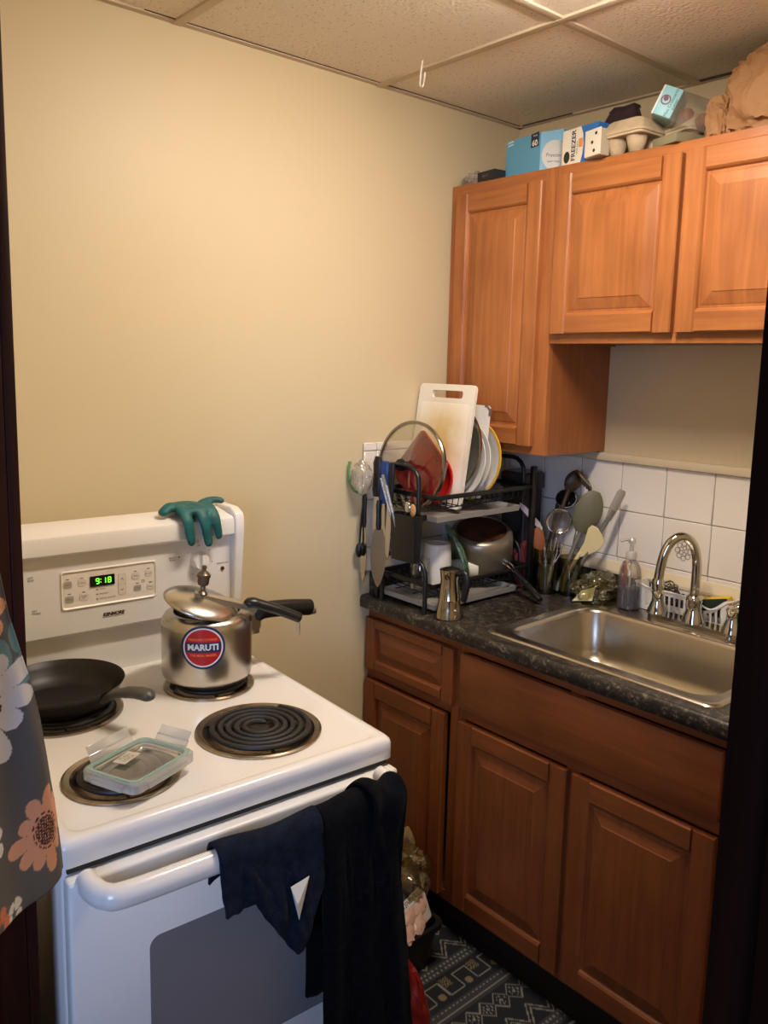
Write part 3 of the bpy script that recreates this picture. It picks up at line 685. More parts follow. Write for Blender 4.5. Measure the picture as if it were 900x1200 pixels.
# ------------------------------------------------------------------ rubber glove draped over the console
b = MB(ST)
def fing(pts, rs, fl=.62, upv=(0, -.6, 1)): b.tube(spline(pts, 5), rs, 14, flat=(fl, upv))
def taper(n, r0, r1): return [r0 + (r1 - r0) * k / (n - 1) for k in range(n - 2)] + [r1 * .85, r1 * .4]
ZT = 1.262
fing([(-.145, .0, ZT), (-.148, -.028, ZT - .002), (-.146, -.050, ZT - .022), (-.141, -.052, ZT - .055), (-.135, -.050, ZT - .080)], taper(21, .016, .0115))
fing([(-.108, .0, ZT + .002), (-.110, -.030, ZT), (-.108, -.054, ZT - .022), (-.100, -.054, ZT - .060), (-.0945, -.052, ZT - .086)], taper(21, .016, .0115))
fing([(-.082, .0, ZT + .003), (-.083, -.030, ZT), (-.080, -.052, ZT - .020), (-.073, -.053, ZT - .050), (-.068, -.050, ZT - .072)], taper(21, .015, .0105))
fing([(-.085, .012, ZT + .002), (-.070, .004, ZT + .010), (-.052, -.004, ZT + .012), (-.036, -.012, ZT + .008)], taper(16, .014, .010), .7, (0, 0, 1))
fing([(-.15, .015, ZT), (-.168, .0, ZT + .003), (-.184, -.008, ZT - .004), (-.192, -.012, ZT - .010)], taper(16, .016, .012), .75, (0, 0, 1))
b.ball((-.115, -.004, ZT - .002), .046, .030, .0105); b.ball((-.113, -.028, ZT - .003), .044, .022, .011)
b.ball((-.118, .028, ZT - .002), .043, .034, .011)
o = build('rubber_glove', b, M('teal_rubber', (26, 104, 104), .55, bump=.15, bscale=120, var=.2, vscale=30)); mod_fuse(o, .0028, 5)
tag(o, 'teal rubber glove draped over the top of the stove console', 'glove')

# ------------------------------------------------------------------ towels on the oven door handle
navy = M('navy_towel', (24, 31, 48), .97, bump=.9, bscale=500, sheen=.03, spec=.1, c2=(15, 20, 33), vscale=60)
blackt = M('black_towel', (13, 14, 19), .97, bump=.9, bscale=500, sheen=.02, spec=.08, c2=(7, 7, 10), vscale=60)
HY = DY - .058
def drape(name, xa, xb, front, back, mat, lab_, seed, spread=0., gather=0., nu=46, nv=90, lift=.021):
    """cloth over the bar: front(u), back(u) give the hem heights; u runs along the bar"""
    b = MB(ST)
    def fn(u, v):
        zf, zk = front(u), back(u); Lf, Lb = HZ - zf, HZ - zk; L = Lf + Lb + pi * lift
        s = v * L; x = xa + (xb - xa) * u
        w = fbm((u * 3 + seed, v * 2.2, seed), 1.6)
        if s < Lb: y, z, k = HY + lift, zk + s, (Lb - s)
        elif s < Lb + pi * lift:
            a = (s - Lb) / lift; y, z, k = HY + lift * cos(a), HZ + lift * 1.15 * sin(a), 0
        else: k = s - Lb - pi * lift; y, z = HY - lift, HZ - k
        d = min(1, k / .12)
        fold = sin(u * 8 + seed + 1.5 * w) * .008
        if y < HY: y -= abs(fold) * d * 1.3 + .004 * d + .010 * max(0, w) * d
        else: y += 0
        x += (u - (.25 if spread < .1 else .06)) * spread * k + .005 * w * d + gather * sin(k * 9) * .01
        z += .004 * w * min(1, k / .05) + .004 * sin(u * 6 + seed)
        y = min(y, DY - .006) if z < HZ - .02 else y
        return (x, y, z)
    b.grid(fn, nu, nv)
    o = build(name, b, mat); mod_solid(o, .006)
    return o
def hem1(u):
    P_ = [(0, .772), (.12, .772), (.28, .780), (.40, .745), (.66, .668), (.72, .672), (.9, .74), (1, .76)]
    for (a, za), (c, zc) in zip(P_, P_[1:]):
        if a <= u <= c: return za + (zc - za) * (u - a) / (c - a)
t = drape('hand_towel', -.408, -.226, hem1, lambda u: .80 + .02 * sin(u * 6), navy, '', 1.3, gather=.4)
tag(t, 'short navy hand towel with a white tag bunched over the oven handle', 'towel')
b = MB(ST); b.add([(-.298, HY - .042, .792), (-.264, HY - .042, .798), (-.286, HY - .048, .735), (-.291, HY - .052, .765)], [(0, 1, 3), (1, 2, 3), (0, 3, 2)]); ct = build('care_tag', b, M('white_tag', (232, 228, 214), .6), t, smooth=False); mod_solid(ct, .001); ct['label'] = 'white folded care tag'
t = drape('dish_towel', -.224, -.086, lambda u: .33 + .05 * u, lambda u: .52, blackt, '', 4.1, spread=.13, nu=50, nv=110, lift=.025)
tag(t, 'long black dish towel hanging over the right end of the oven handle', 'towel')
b = MB(ST)   # its thick folded-over top layer at the right
def fn(u, v):
    k = v * .20; x = -.150 + .075 * u + .012 * sin(v * 4) + v * .012; a = min(pi, k / .03)
    y = HY + .034 * cos(a); z = HZ + .034 * sin(a) * 1.1 - max(0, k - .03 * pi) + .008 * sin(u * 6 + v * 3)
    y -= .006 * sin(u * 9 + v * 4) * (1 if k > .06 else .2) + .002
    return (x, y, z - (u * .05) * max(0, v - .45))
b.grid(fn, 24, 30); o = build('folded_end', b, blackt, t); mod_solid(o, .005)

# ------------------------------------------------------------------ flowered curtain gathered at the left of the doorway
CP0 = Vector((-1.84, -.93, 0)); CD = Vector((.8, .6, 0)).normalized(); CN = Vector((CD.y, -CD.x, 0))
def c_right(z):
    P_ = [(1.014, -.020), (1.035, -.022), (1.103, -.032), (1.207, -.061), (1.341, -.096), (1.45, -.115), (1.7, -.135), (2.0, -.145)]
    for (a, sa), (c, s_) in zip(P_, P_[1:]):
        if z <= c: return sa + (s_ - sa) * max(0, (z - a)) / (c - a)
    return P_[-1][1]
def c_hem(s): return 1.014 + .012 * (1 - math.exp((s + .020) / .05)) + .006 * sin((s + .02) * 24)
PEACH, WHITE, DK, TEAL, CREAM = lin((216, 158, 126)), lin((220, 214, 210)), lin((66, 26, 30)), lin((104, 140, 142)), lin((222, 206, 180))
BASE = lin((90, 88, 88)); ORANGE = lin((204, 116, 84)); BLUE = lin((86, 130, 150))
FL = [(-.063, 1.088, .054, 11, PEACH, .25, True), (-.138, 1.257, .076, 12, WHITE, .1, True), (-.141, 1.342, .045, 9, PEACH, .4, True), (-.008, 1.150, .024, 7, PEACH, 0, False), (-.118, 1.024, .018, 5, WHITE, .5, False),
      (-.151, 1.106, .034, 9, WHITE, .2, True), (-.119, 1.440, .024, 7, ORANGE, 0, False), (-.110, 1.408, .012, 6, WHITE, 0, False), (-.17, 1.50, .05, 10, PEACH, 0, True), (-.23, 1.40, .06, 11, WHITE, 0, True), (-.22, 1.15, .05, 10, PEACH, 0, True), (-.19, 1.62, .06, 11, WHITE, 0, True), (-.145, 1.028, .02, 6, ORANGE, 0, False)]
LEAVES = [((-.113, 1.258), (-.080, 1.304)), ((-.122, 1.255), (-.114, 1.300)), ((-.108, 1.270), (-.076, 1.268)), ((-.102, 1.282), (-.110, 1.318)), ((-.094, 1.290), (-.074, 1.288)), ((-.088, 1.298), (-.093, 1.332)), ((-.083, 1.302), (-.072, 1.314))]
def c_col(s, z):
    c = BASE
    for (a0, a1), (b0, b1) in LEAVES[1:]:
        dx, dz = b0 - a0, b1 - a1; L = math.hypot(dx, dz); p = ((s - a0) * dx + (z - a1) * dz) / L; q = abs((s - a0) * dz - (z - a1) * dx) / L
        if 0 < p < L and q < .30 * L * math.sqrt(max(0, sin(pi * p / L))) * .8: c = TEAL if a0 > -.115 else BLUE
    (a0, a1), (b0, b1) = LEAVES[0]; dx, dz = b0 - a0, b1 - a1; L = math.hypot(dx, dz); p = ((s - a0) * dx + (z - a1) * dz) / L; q = abs((s - a0) * dz - (z - a1) * dx) / L
    if 0 < p < L and q < .0011: c = TEAL
    for fx, fz, r, n, pc, ph, big in FL:
        dx, dz = s - fx, z - fz; d = math.hypot(dx, dz)
        if d > r: continue
        a = math.atan2(dz, dx) + ph; k = round(a * n / (2 * pi)); da = a - k * 2 * pi / n
        rk = r * (.86 + .14 * sin(k * 2.3)); lx, lyy = d * cos(da), abs(d * sin(da))
        t_ = (lx - r * .2) / (rk - r * .2)
        if 0 < t_ < 1 and lyy < r * 1.95 / n * (math.sqrt(max(0, t_ * (1.0 - t_ ** 4)))) * 1.3: c = pc
        if big:
            e = math.hypot(dx * .95 + dz * .2, dz * .8) / r
            if e < .36: c = pc
            if .30 < e < .335 and (int(a * 7) % 3): c = DK
            if e < .27: c = DK if math.hypot((dx * 260) % 1 - .5, (dz * 260 + .5 * int(dx * 260)) % 1 - .5) > .26 else pc
    return c
b = MB(); nu, nv = 170, 520; S0 = -.30; cols = []
zs = [.48 * j / 400 for j in range(401)] + [.48 + .52 * j / 60 for j in range(1, 61)]
vs = []; fs = []
for j, dz in enumerate(zs):
    for i in range(nu + 1):
        u = i / nu
        s_guess = S0 + (-.020 - S0) * u
        z = c_hem(s_guess) + dz
        s = S0 + (c_right(z) - S0) * u
        z = min(z, 2.0)
        off = .008 * sin(s * 62 + z * 2) * min(1, .4 + dz * 2) + .006 * fbm((s * 6, z * 3, 2.0)) + .006 * math.exp(-((s - c_right(z)) / .012) ** 2)
        off -= .010 * min(1, max(0, (s + .09) / -.12)) * sin(z * 9)
        vs.append(CP0 + CD * s + Vector((0, 0, z)) - CN * off); cols.append(c_col(s, z))
for j in range(len(zs) - 1):
    for i in range(nu):
        a = j * (nu + 1) + i; fs.append((a, a + 1, a + nu + 2, a + nu + 1))
b.add(vs, fs)
o = build('curtain', b, attr_mat('flowered_cloth', .85, .2, 900), print_cols=cols); mod_solid(o, .0016)
tag(o, 'grey curtain printed with peach and white flowers hanging at the doorway', 'curtain')

# ------------------------------------------------------------------ two-tier dish rack in the corner of the worktop
RX0, RX1, RY0, RY1 = -.60, -.185, -.272, -.045      # its length runs along the back wall
Z1, Z2 = .958, 1.205                                # floors of the two tiers
t = thing('dish_rack', 'black two-tier wire dish rack with grey drip trays in the worktop corner', 'dish rack', (-.39, -.15, .914))
for x in (RX0, RX1):
    for y, h in ((RY0, 1.10), (RY1, 1.32)):
        if x == RX0 and y == RY0: continue
        b = MB(); b.box(x - .010, x + .010, y - .007, y + .007, .914, 1.30 if y == RY1 else (1.30 if x == RX1 else 1.235), .003); b.box(x - .013, x + .013, y - .010, y + .010, .914, .925 if y == RY0 else .985, .002)
        build('upright', b, black_pl, t)
def end_loop(x, z0, z1, y0, y1, r=.045):
    pts = [(x, y0, z0), (x, y0, z1 - r)] + [(x, y0 + r - r * cos(R(a)), z1 - r + r * sin(R(a))) for a in (20, 45, 70, 90)]
    pts += [(x, y1 - r + r * sin(R(a)), z1 - r + r * cos(R(a))) for a in (0, 20, 45, 70)] + [(x, y1, z1 - r), (x, y1, z0)]
    return pts
for x, z0, z1, nm in ((-.617, .914, 1.062, 0), (-.617, 1.165, 1.318, 0), (RX1 + .015, 1.165, 1.318, 0), (RX1 + .015, .95, 1.06, 0)):
    b = MB(); b.tube(end_loop(x, z0, z1, (-.258 if z0 == .914 else -.222), RY1 - .035 if x < -.5 else RY1), .0068, 10); build('end_loop', b, black_pl, t)
for z in (Z1, Z2):
    b = MB()
    top = z + .040
    for y in (RY0, RY1): b.box(RX0, RX1, y - .004, y + .004, top - .013, top, .002)
    for x in (RX0, RX1): b.box(x - .004, x + .004, RY0, RY1, top - .013, top, .002)
    build('rim', b, black_pl, t)
    b = MB()
    for k in range(17):
        x = RX0 + .02 + k * (RX1 - RX0 - .04) / 16
        b.tube([(x, RY0, top - .004), (x, RY0 + .004, z + .008), (x, RY0 + .015, z), (x, RY1 - .015, z), (x, RY1 - .004, z + .008), (x, RY1, top - .004)], .0016, 6)
    for y in (RY0 + .03, -.19, -.12, RY1 - .03): b.tube([(RX0, y, z - .003), (RX1, y, z - .003)], .002, 6)
    build('wire_basket', b, black_wire, t)
    b = MB(); zt_ = z - .02; hp = [(RX0 + .002, RY0 - .004), (RX1 - .06, RY0 - .004), (RX1 - .06, RY1), (RX0 + .002, RY1)]
    def tl(i, zz): return [(x + (i if x < -.4 else -i), y + (i if y < -.15 else -i), zz) for x, y in hp]
    b.loops([tl(.004, zt_ - .014), tl(0, zt_ + .002), tl(.003, zt_ + .002), tl(.007, zt_ - .011)], close0=True, close1=True)
    build('drip_tray', b, M('grey_tray', (168, 162, 154), .4), t, smooth=False)
HX0, HX1, HY0, HY1, HZ0, HZ1 = -.666, -.628, -.256, -.158, 1.062, 1.192
b = MB(); b.loops([[(x, y, z) for x, y in rrect(HX0 + i, HX1 - i, HY0 + i, HY1 - i, .008)] for i, z in ((.004, HZ0), (.003, HZ0), (0, HZ1), (.002, HZ1), (.005, HZ0 + .004))], close0=True, close1=True)
b.box(HX1 - .004, RX0 + .004, HY0 + .02, HY0 + .03, HZ1 - .02, HZ1 - .004, .001); b.box(HX1 - .004, RX0 + .004, HY1 - .03, HY1 - .02, HZ1 - .02, HZ1 - .004, .001)
build('cutlery_holder', b, black_pl, t)

def disc_frame(c, yaw, tilt, roll=0):
    """frame of a disc standing in the rack: its axis z looks to the front (-x)"""
    n = Vector((-cos(yaw) * cos(tilt), -sin(yaw) * cos(tilt), sin(tilt))); h = Vector((sin(yaw), -cos(yaw), 0)); u_ = n.cross(h)
    return frame(c, h, u_, n) @ rz(roll)
rim_st = M('lid_rim_steel', (150, 142, 128), .22, 1)
lid_gl = clear('lid_glass', (250, 250, 247), .03, .05)
def pot_lid(c, rad, yaw, tilt, label, roll=0, kh=.028):
    t = thing('glass_pot_lid', label, 'pot lid', c); X = disc_frame(c, yaw, tilt, roll)
    b = MB(X); b.lathe([(0, .022), (rad * .4, .018), (rad * .75, .009), (rad - .006, 0), (rad - .006, -.002), (rad * .75, .007), (rad * .4, .016), (0, .020)], 56); build('glass_dome', b, lid_gl, t)
    b = MB(X); b.lathe([(rad - .008, .0035), (rad - .003, .004), (rad, .001), (rad, -.006), (rad - .003, -.007), (rad - .004, -.002), (rad - .008, -.002), (rad - .008, .0035)], 72); build('steel_rim', b, rim_st, t)
    b = MB(X); b.lathe([(0, .019), (.012, .019), (.010, .019 + kh * .3), (.018, .019 + kh * .7), (.017, .019 + kh * .95), (0, .019 + kh)], 24); build('knob', b, black_pl, t)
    return t
pot_lid((-.572, -.138, 1.312), .128, R(4), R(7), 'glass pot lid with steel rim standing foremost in the rack before the red tray')
pot_lid((-.417, -.125, 1.352), .140, R(180), R(-8), 'glass pot lid with steel rim standing between the cutting board and white plates', kh=.003)
# red square tray standing on its corner
red = M('red_plastic', (196, 34, 30), .32, coat=.2); tray_red = M('dull_red_plastic', (168, 38, 34), .38)
t = thing('red_tray', 'red plastic tray standing on its corner behind the foremost glass lid', 'tray', (-.525, -.13, 1.21))
X = disc_frame((-.528, -.138, 1.300), R(0), R(5), R(50)); q = .078
b = MB(X)
def sq(i, z, r=.02): return [(x, y, z) for x, y in rrect(-q - .012 + i, q + .012 - i, -q + i, q - i, r, 6)]
b.loops([sq(.018, -.010, .012), sq(.012, -.008), sq(.004, .006), sq(0, .007), sq(.001, .009), sq(.006, .009), sq(.015, -.005), sq(.020, -.007, .012), sq(.030, -.006, .012), sq(.033, -.003, .01), sq(.036, -.004, .01)], close0=True, close1=True); build('tray_dish', b, tray_red, t, angle=50)
b = MB(X); b.box(-.010, q - .02, -.002, .004, -.006, -.002, .001); b.lathe([(.009, 0), (.0095, .003), (.006, .003), (.006, 0)], 20, tr(q - .018, .002 - .03, -.004)); build('ridge', b, red, t)
t = thing('red_bowl', 'red plastic bowl standing on edge just before the cutting board', 'bowl', (-.5, -.15, 1.21))
X = disc_frame((-.494, -.150, 1.270), R(6), R(7)); b = MB(X); b.lathe([(0, -.030), (.035, -.030), (.055, -.018), (.068, 0), (.071, .001), (.071, -.001), (.057, -.022), (.037, -.034), (0, -.034)], 48); build('bowl_body', b, red, t, recalc=False)
b = MB(X); b.lathe([(.068, .002), (.073, .0015), (.073, -.002), (.068, -.001), (.068, .002)], 48); build('rolled_rim', b, red, t)
# white cutting board with a hand hole
t = thing('cutting_board', 'tall stained white plastic cutting board with a hand slot standing in the rack', 'cutting board', (-.45, -.125, 1.19))
X = frame((-.470, -.124, 1.188), (0, -1, 0), (.052, 0, .354), (-.354, 0, .052)); W_, H_ = .113, .357
m, nt, bs = base_mat('stained_board')
tc = nt.nodes.new('ShaderNodeTexCoord'); n1 = nt.nodes.new('ShaderNodeTexNoise'); n1.inputs['Scale'].default_value = 14; n1.inputs['Detail'].default_value = 6; nt.links.new(tc.outputs['Object'], n1.inputs['Vector'])
gr = nt.nodes.new('ShaderNodeTexGradient'); gr.gradient_type = 'SPHERICAL'; mp = nt.nodes.new('ShaderNodeMapping'); mp.inputs['Scale'].default_value = (4, 7.5, 6.2); mp.inputs['Location'].default_value = (0, 0, -1.15)
nt.links.new(tc.outputs['Object'], mp.inputs['Vector']); nt.links.new(mp.outputs[0], gr.inputs['Vector'])
mu = nt.nodes.new('ShaderNodeMath'); mu.operation = 'MULTIPLY'; nt.links.new(n1.outputs['Fac'], mu.inputs[0]); nt.links.new(gr.outputs['Fac'], mu.inputs[1])
rp = nt.nodes.new('ShaderNodeValToRGB'); rp.color_ramp.elements[0].position = .02; rp.color_ramp.elements[1].position = .42; rp.color_ramp.elements[0].color = lin((238, 232, 218)); rp.color_ramp.elements[1].color = lin((206, 178, 118))
nt.links.new(mu.outputs[0], rp.inputs[0]); nt.links.new(rp.outputs[0], bs.inputs['Base Color']); bs.inputs['Roughness'].default_value = .5
ol = rrect(-W_, W_, 0, H_, .014); hl = rrect(-.058, .066, H_ - .040, H_ - .018, .008)
b = MB(X)
for z, fl in ((0, 0), (-.010, 1)): b.plate([(x, y, z) for x, y in ol], [[(x, y, z) for x, y in hl]])
b.loops([[(x, y, 0) for x, y in ol], [(x, y, -.010) for x, y in ol]]); b.loops([[(x, y, 0) for x, y in hl], [(x, y, -.010) for x, y in hl]])
build('board', b, MATS['stained_board'], t, angle=50)
b = MB(X); b.loops([[(x, y, .0) for x, y in rrect(-W_ + .012, W_ - .012, .014, H_ - .055, .012)], [(x, y, .0008) for x, y in rrect(-W_ + .014, W_ - .014, .016, H_ - .057, .011)]], close1=True)
build('cutting_face', b, MATS['stained_board'], t, angle=50)
# plates standing behind it
china = M('white_china', (226, 222, 214), .15, coat=.3)
def plate(c, rad, yaw, tilt, label, mat=china, rim=None):
    X = disc_frame(c, yaw, tilt); b = MB(X)
    b.lathe([(0, 0), (rad * .62, 0), (rad * .72, .006), (rad, .018), (rad + .001, .016), (rad * .73, .002), (rad * .62, -.004), (0, -.004)], 64)
    if rim is None: return tag(build('dinner_plate', b, mat, recalc=False, angle=60), label, 'plate')
    t = thing('dinner_plate', label, 'plate', c); build('plate_disc', b, mat, t, recalc=False, angle=60)
    b = MB(X); b.lathe([(rad - .007, .0162), (rad - .006, .0178), (rad + .0015, .0195), (rad + .0025, .016), (rad - .005, .0125)], 64); r_ = build('painted_rim', b, rim, t); r_['label'] = 'yellow painted rim'
G1 = 'white plates standing in the rack'
plate((-.396, -.155, 1.318), .119, R(1), R(8), 'white round plate standing directly behind the second glass lid')
plate((-.375, -.155, 1.318), .119, R(1), R(8), 'white round plate standing in front of the square white tray')
plate((-.344, -.168, 1.318), .118, R(1), R(8), 'white round plate with a yellow rim standing rearmost in the rack', china, M('yellow_glaze', (214, 170, 58), .2, coat=.3))
t = thing('white_tray', 'flat white square tray with grey corner standing behind the white plates', 'tray', (-.285, -.15, 1.215))
X = frame((-.378, -.150, 1.212), (0, -1, 0), (.026, 0, .27), (-.27, 0, .026)); b = MB(X)
b.prism(rrect(-.085, .085, 0, .272, .012), -.004, 0); build('tray_body', b, white_pl, t)
b = MB(X); b.prism([(.064, .2735), (.0745, .2735), (.0865, .262), (.0865, .242), (.081, .242), (.081, .257), (.072, .267), (.064, .267)], -.005, .001); cg = build('corner_guard', b, M('grey_guard', (112, 104, 92), .5), t, smooth=False); cg['label'] = 'grey corner guard'
# lower tier
t = thing('mug', 'white mug turned upside down in the lower tier of the rack', 'mug', (-.49, -.185, Z1))
b = MB(tr(-.492, -.178, Z1 + .002)); b.lathe([(.043, 0), (.043, .002), (.0405, .10), (.038, .122), (.034, .126), (.030, .124), (0, .123)], 40); build('mug_body', b, china, t)
b = MB(tr(-.492, -.178, Z1 + .002)); b.tube(spline([(.030, .028, .095), (.045, .048, .092), (.050, .055, .06), (.045, .045, .03), (.030, .030, .025)], 5), .006, 10); build('mug_handle', b, china, t)
t = thing('saucepan', 'upside-down grey saucepan with burnt base and black handle in the lower tier', 'saucepan', (-.29, -.155, Z1 + .02))
SPX = frame((-.292, -.160, 1.012), Vector((.96, -.20, -.10)), Vector((.2, .95, .0)), Vector((-.17, -.18, 1.0)))
SPX = tr(-.275, -.150, 1.012) @ Matrix.Rotation(R(19), 4, Vector((.70, -.71, 0))) @ Matrix.Scale(1.08, 4)
b = MB(SPX); b.lathe([(.089, -.012), (.0905, -.012), (.092, -.009), (.0905, .06), (.088, .078), (.080, .0875), (.072, .089), (.071, .0875), (0, .0875)], 64); b.lathe([(.089, -.012), (.0875, .06), (.084, .08), (0, .084)], 64)
build('pan_body', b, M('grey_pan', (150, 140, 122), .35, .7), t, recalc=False, angle=50)
b = MB(SPX); b.lathe([(0, .0888), (.066, .0888), (.0715, .0878)], 64); p_ = build('burnt_base', b, M('burnt_base', (92, 54, 28), .5, .2, c2=(38, 24, 16), vscale=28), t); p_['label'] = 'brown burnt base'
b = MB(); A = Vector((-.268, -.248, 1.008))
for s in (-1, 1): b.tube([A + Vector((s * .012, 0, 0)), A + Vector((s * .011, -.016, -.004)), A + Vector((.004 + s * .005, -.038, -.022))], .0028, 8)
build('handle_wires', b, chrome, t)
b = MB(); q0 = A + Vector((.004, -.034, -.020)); q1 = Vector((-.290, -.400, .932)); b.tube(spline([q0, q0.lerp(q1, .3), q0.lerp(q1, .7), q1], 6), [.008, .009, .010, .010, .0105, .011, .011, .009], 14, flat=(.8, (0, 0, 1))); build('pan_handle', b, black_pl, t)
aqua = clear('green_glass', (196, 232, 214), .10, .06, .42, (128, 196, 166))
X = disc_frame((-.400, -.185, 1.048), R(-36), R(-20)); b = MB(X); b.lathe([(0, 0), (.06, 0), (.078, .006), (.092, .016), (.0935, .014), (.08, .002), (.06, -.004), (0, -.004)], 56)
tag(build('glass_plate', b, aqua, recalc=False), 'green glass plate leaning beside the white mug in the rack', 'plate')
t_ = MB(tr(-.375, -.165, Z1 + .032) @ rz(R(-35)) @ ry(R(90))); t_.lathe([(.026, -.045), (.031, .045), (.032, .046), (.029, .045), (.024, -.042), (0, -.042)], 36); t_.lathe([(0, -.045), (.026, -.045)], 36)
tag(build('white_cup', t_, china, recalc=False), 'white cup lying on its side below the grey saucepan', 'cup')
b = MB(tr(-.545, -.165, Z1 + .002)); b.lathe([(.034, 0), (.036, .001), (.032, .05), (.028, .085), (.026, .088), (.029, .05), (.034, 0)], 36)
tag(build('drinking_glass', b, clear('glassware', (246, 248, 248), .08, .05), recalc=False), 'clear drinking glass upside down behind the black end loop of the rack', 'glass')
# knives and cutlery at the left end of the rack
def knife(name, label, p0, d, hl_, bl, bw, hm, hw_=.010, shape='knife', side=None):
    """p0 = top of the handle, d = direction to the tip"""
    d = Vector(d).normalized(); t = thing(name, label, 'knife' if 'knife' in name or 'cleaver' in name else 'utensil', p0); n = side and Vector(side).normalized() or Vector((-1, 0, 0)); n = (n - d * n.dot(d)).normalized(); w = d.cross(n)
    b = MB(); pts = [Vector(p0) + d * k * hl_ / 6 for k in range(7)]; b.tube(pts, [hw_ * .7, hw_ * 1.1, hw_, hw_ * .95, hw_, hw_ * 1.05, hw_ * .85], 12, flat=(.6, n)); build('handle', b, hm, t)
    X = frame(Vector(p0) + d * hl_ * .97, w, d, n if w.cross(d).dot(n) > 0 else -n); b = MB(X)
    if shape == 'knife': ol = [(-bw * .25, 0), (bw * .35, 0), (bw * .5, bl * .08), (bw * .5, bl * .7), (bw * .3, bl * .9), (-bw * .2, bl), (-bw * .4, bl * .96), (-bw * .5, bl * .5), (-bw * .4, bl * .05)]
    else: ol = [(bw * .5 * sin(pi * min(1, .12 + .88 * k / 14)) ** .7, bl * k / 14) for k in range(15)] + [(-bw * .5 * sin(pi * min(1, .12 + .88 * k / 14)) ** .7, bl * k / 14) for k in range(14, -1, -1)]
    b.prism(ol, -.0009, .0009); build('blade', b, M('blade_steel', (206, 200, 190), .2, 1), t, smooth=False)
blue_h = M('blue_handle', (24, 56, 122), .35)
knife('kitchen_knife', 'kitchen knife with thick black handle nearest the wall in the rack end', (-.632, -.068, 1.335), (-.02, .006, -1), .115, .17, .026, black_pl, .0165)
knife('kitchen_knife', 'kitchen knife with a blue handle beside the black-handled knives', (-.636, -.104, 1.325), (-.01, -.004, -1), .120, .16, .022, blue_h, .0185)
knife('kitchen_knife', 'kitchen knife with black handle between blue knife and cutlery holder', (-.640, -.138, 1.325), (-.02, .04, -1), .12, .16, .022, black_pl, .0105)
knife('cake_slicer', 'broad pale oval steel slicer hanging below the knife handles', (-.652, -.098, 1.215), (-.02, -.03, -1), .085, .17, .046, black_pl, .008, 'oval', (-.6, -.8, 0))
knife('turner', 'slim steel turner hanging at the far wall end of the rack', (-.648, -.030, 1.225), (0, .004, -1), .10, .17, .022, black_pl, .008, 'oval', (-1, -.3, 0))
b = MB(); b.ball((-.662, -.026, 1.058), .011, .011, .022); b.tube([(-.661, -.026, 1.07), (-.655, -.026, 1.16), (-.645, -.026, 1.215)], .003, 8); tag(build('measuring_spoon', b, black_pl), 'small black measuring spoon hanging by the wall beside the rack', 'spoon')
# cutlery: straws and spoons in the black holder
straw = clear('clear_straw', (236, 236, 232), .16, .1, .22, (226, 224, 216))
for k, (x, y, dx, dy, L) in enumerate(((-.648, -.192, -.012, .034, .125), (-.652, -.204, -.012, .030, .105), (-.642, -.198, -.008, .040, .135))):
    p = Vector((x, y, 1.07)); d = Vector((dx, dy, .11)).normalized(); b = MB(); b.tube([p, p + d * (L + .10)], .0042, 10)
    tag(build('drinking_straw', b, straw), 'clear drinking straw leaning out of the black cutlery holder', 'straw', 'clear straws in the cutlery holder')
def spoon(x, y, dx, dy, L, label, hm):
    p = Vector((x, y, 1.07)); d = Vector((dx, dy, 1)).normalized(); b = MB()
    b.tube([p, p + d * L * .5, p + d * L * .8], [.002, .003, .0045], 8, flat=(.5, (1, 0, 0))); X = frame(p + d * (L * .9), Vector((0, 1, 0)), Vector((1, 0, 0)), d)
    b.ball((0, 0, 0), .012, .004, L * .12, X=X); tag(build('spoon', b, hm), label, 'spoon')
spoon(-.650, -.222, -.02, .04, .155, 'steel spoon standing upright in the middle of the cutlery holder', chrome)
spoon(-.646, -.228, -.01, -.03, .15, 'wooden spoon tip showing at the rail end of the cutlery holder', M('pale_wood', (206, 158, 104), .6))
# plastic bag with a green zip strip at the wall end of the rack
t = thing('zip_bag', 'crumpled clear plastic zip bag with a green strip at the wall end of the rack', 'bag', (-.63, -.035, 1.23))
bagm = clear('clear_film', (248, 248, 244), .14, .14, .22, (240, 236, 224), bump=1)
b = MB(); bm = bmesh.new(); bmesh.ops.create_icosphere(bm, subdivisions=4, radius=1)
for v in bm.verts:
    c = v.co.copy(); w = 1 + .30 * abs(fbm(c * 2.0 + Vector((3, 1, 4)), 1, 2)) + .10 * noise.noise(c * 6); v.co = Vector((-.672 + c.x * .026 * w, -.045 + c.y * .030 * w, 1.275 + c.z * .043 * w))
b.bm(bm); build('bag_film', b, bagm, t)
b = MB(); b.tube(spline([(-.690, -.012, 1.318), (-.694, -.012, 1.295), (-.694, -.014, 1.265), (-.684, -.020, 1.240), (-.670, -.028, 1.228)], 6), .0055, 10, flat=(.3, (1, .4, 0))); z_ = build('zip_strip', b, clear('green_strip', (140, 190, 120), .1, .3, .6, (104, 160, 88)), t); z_['label'] = 'green zip strip'
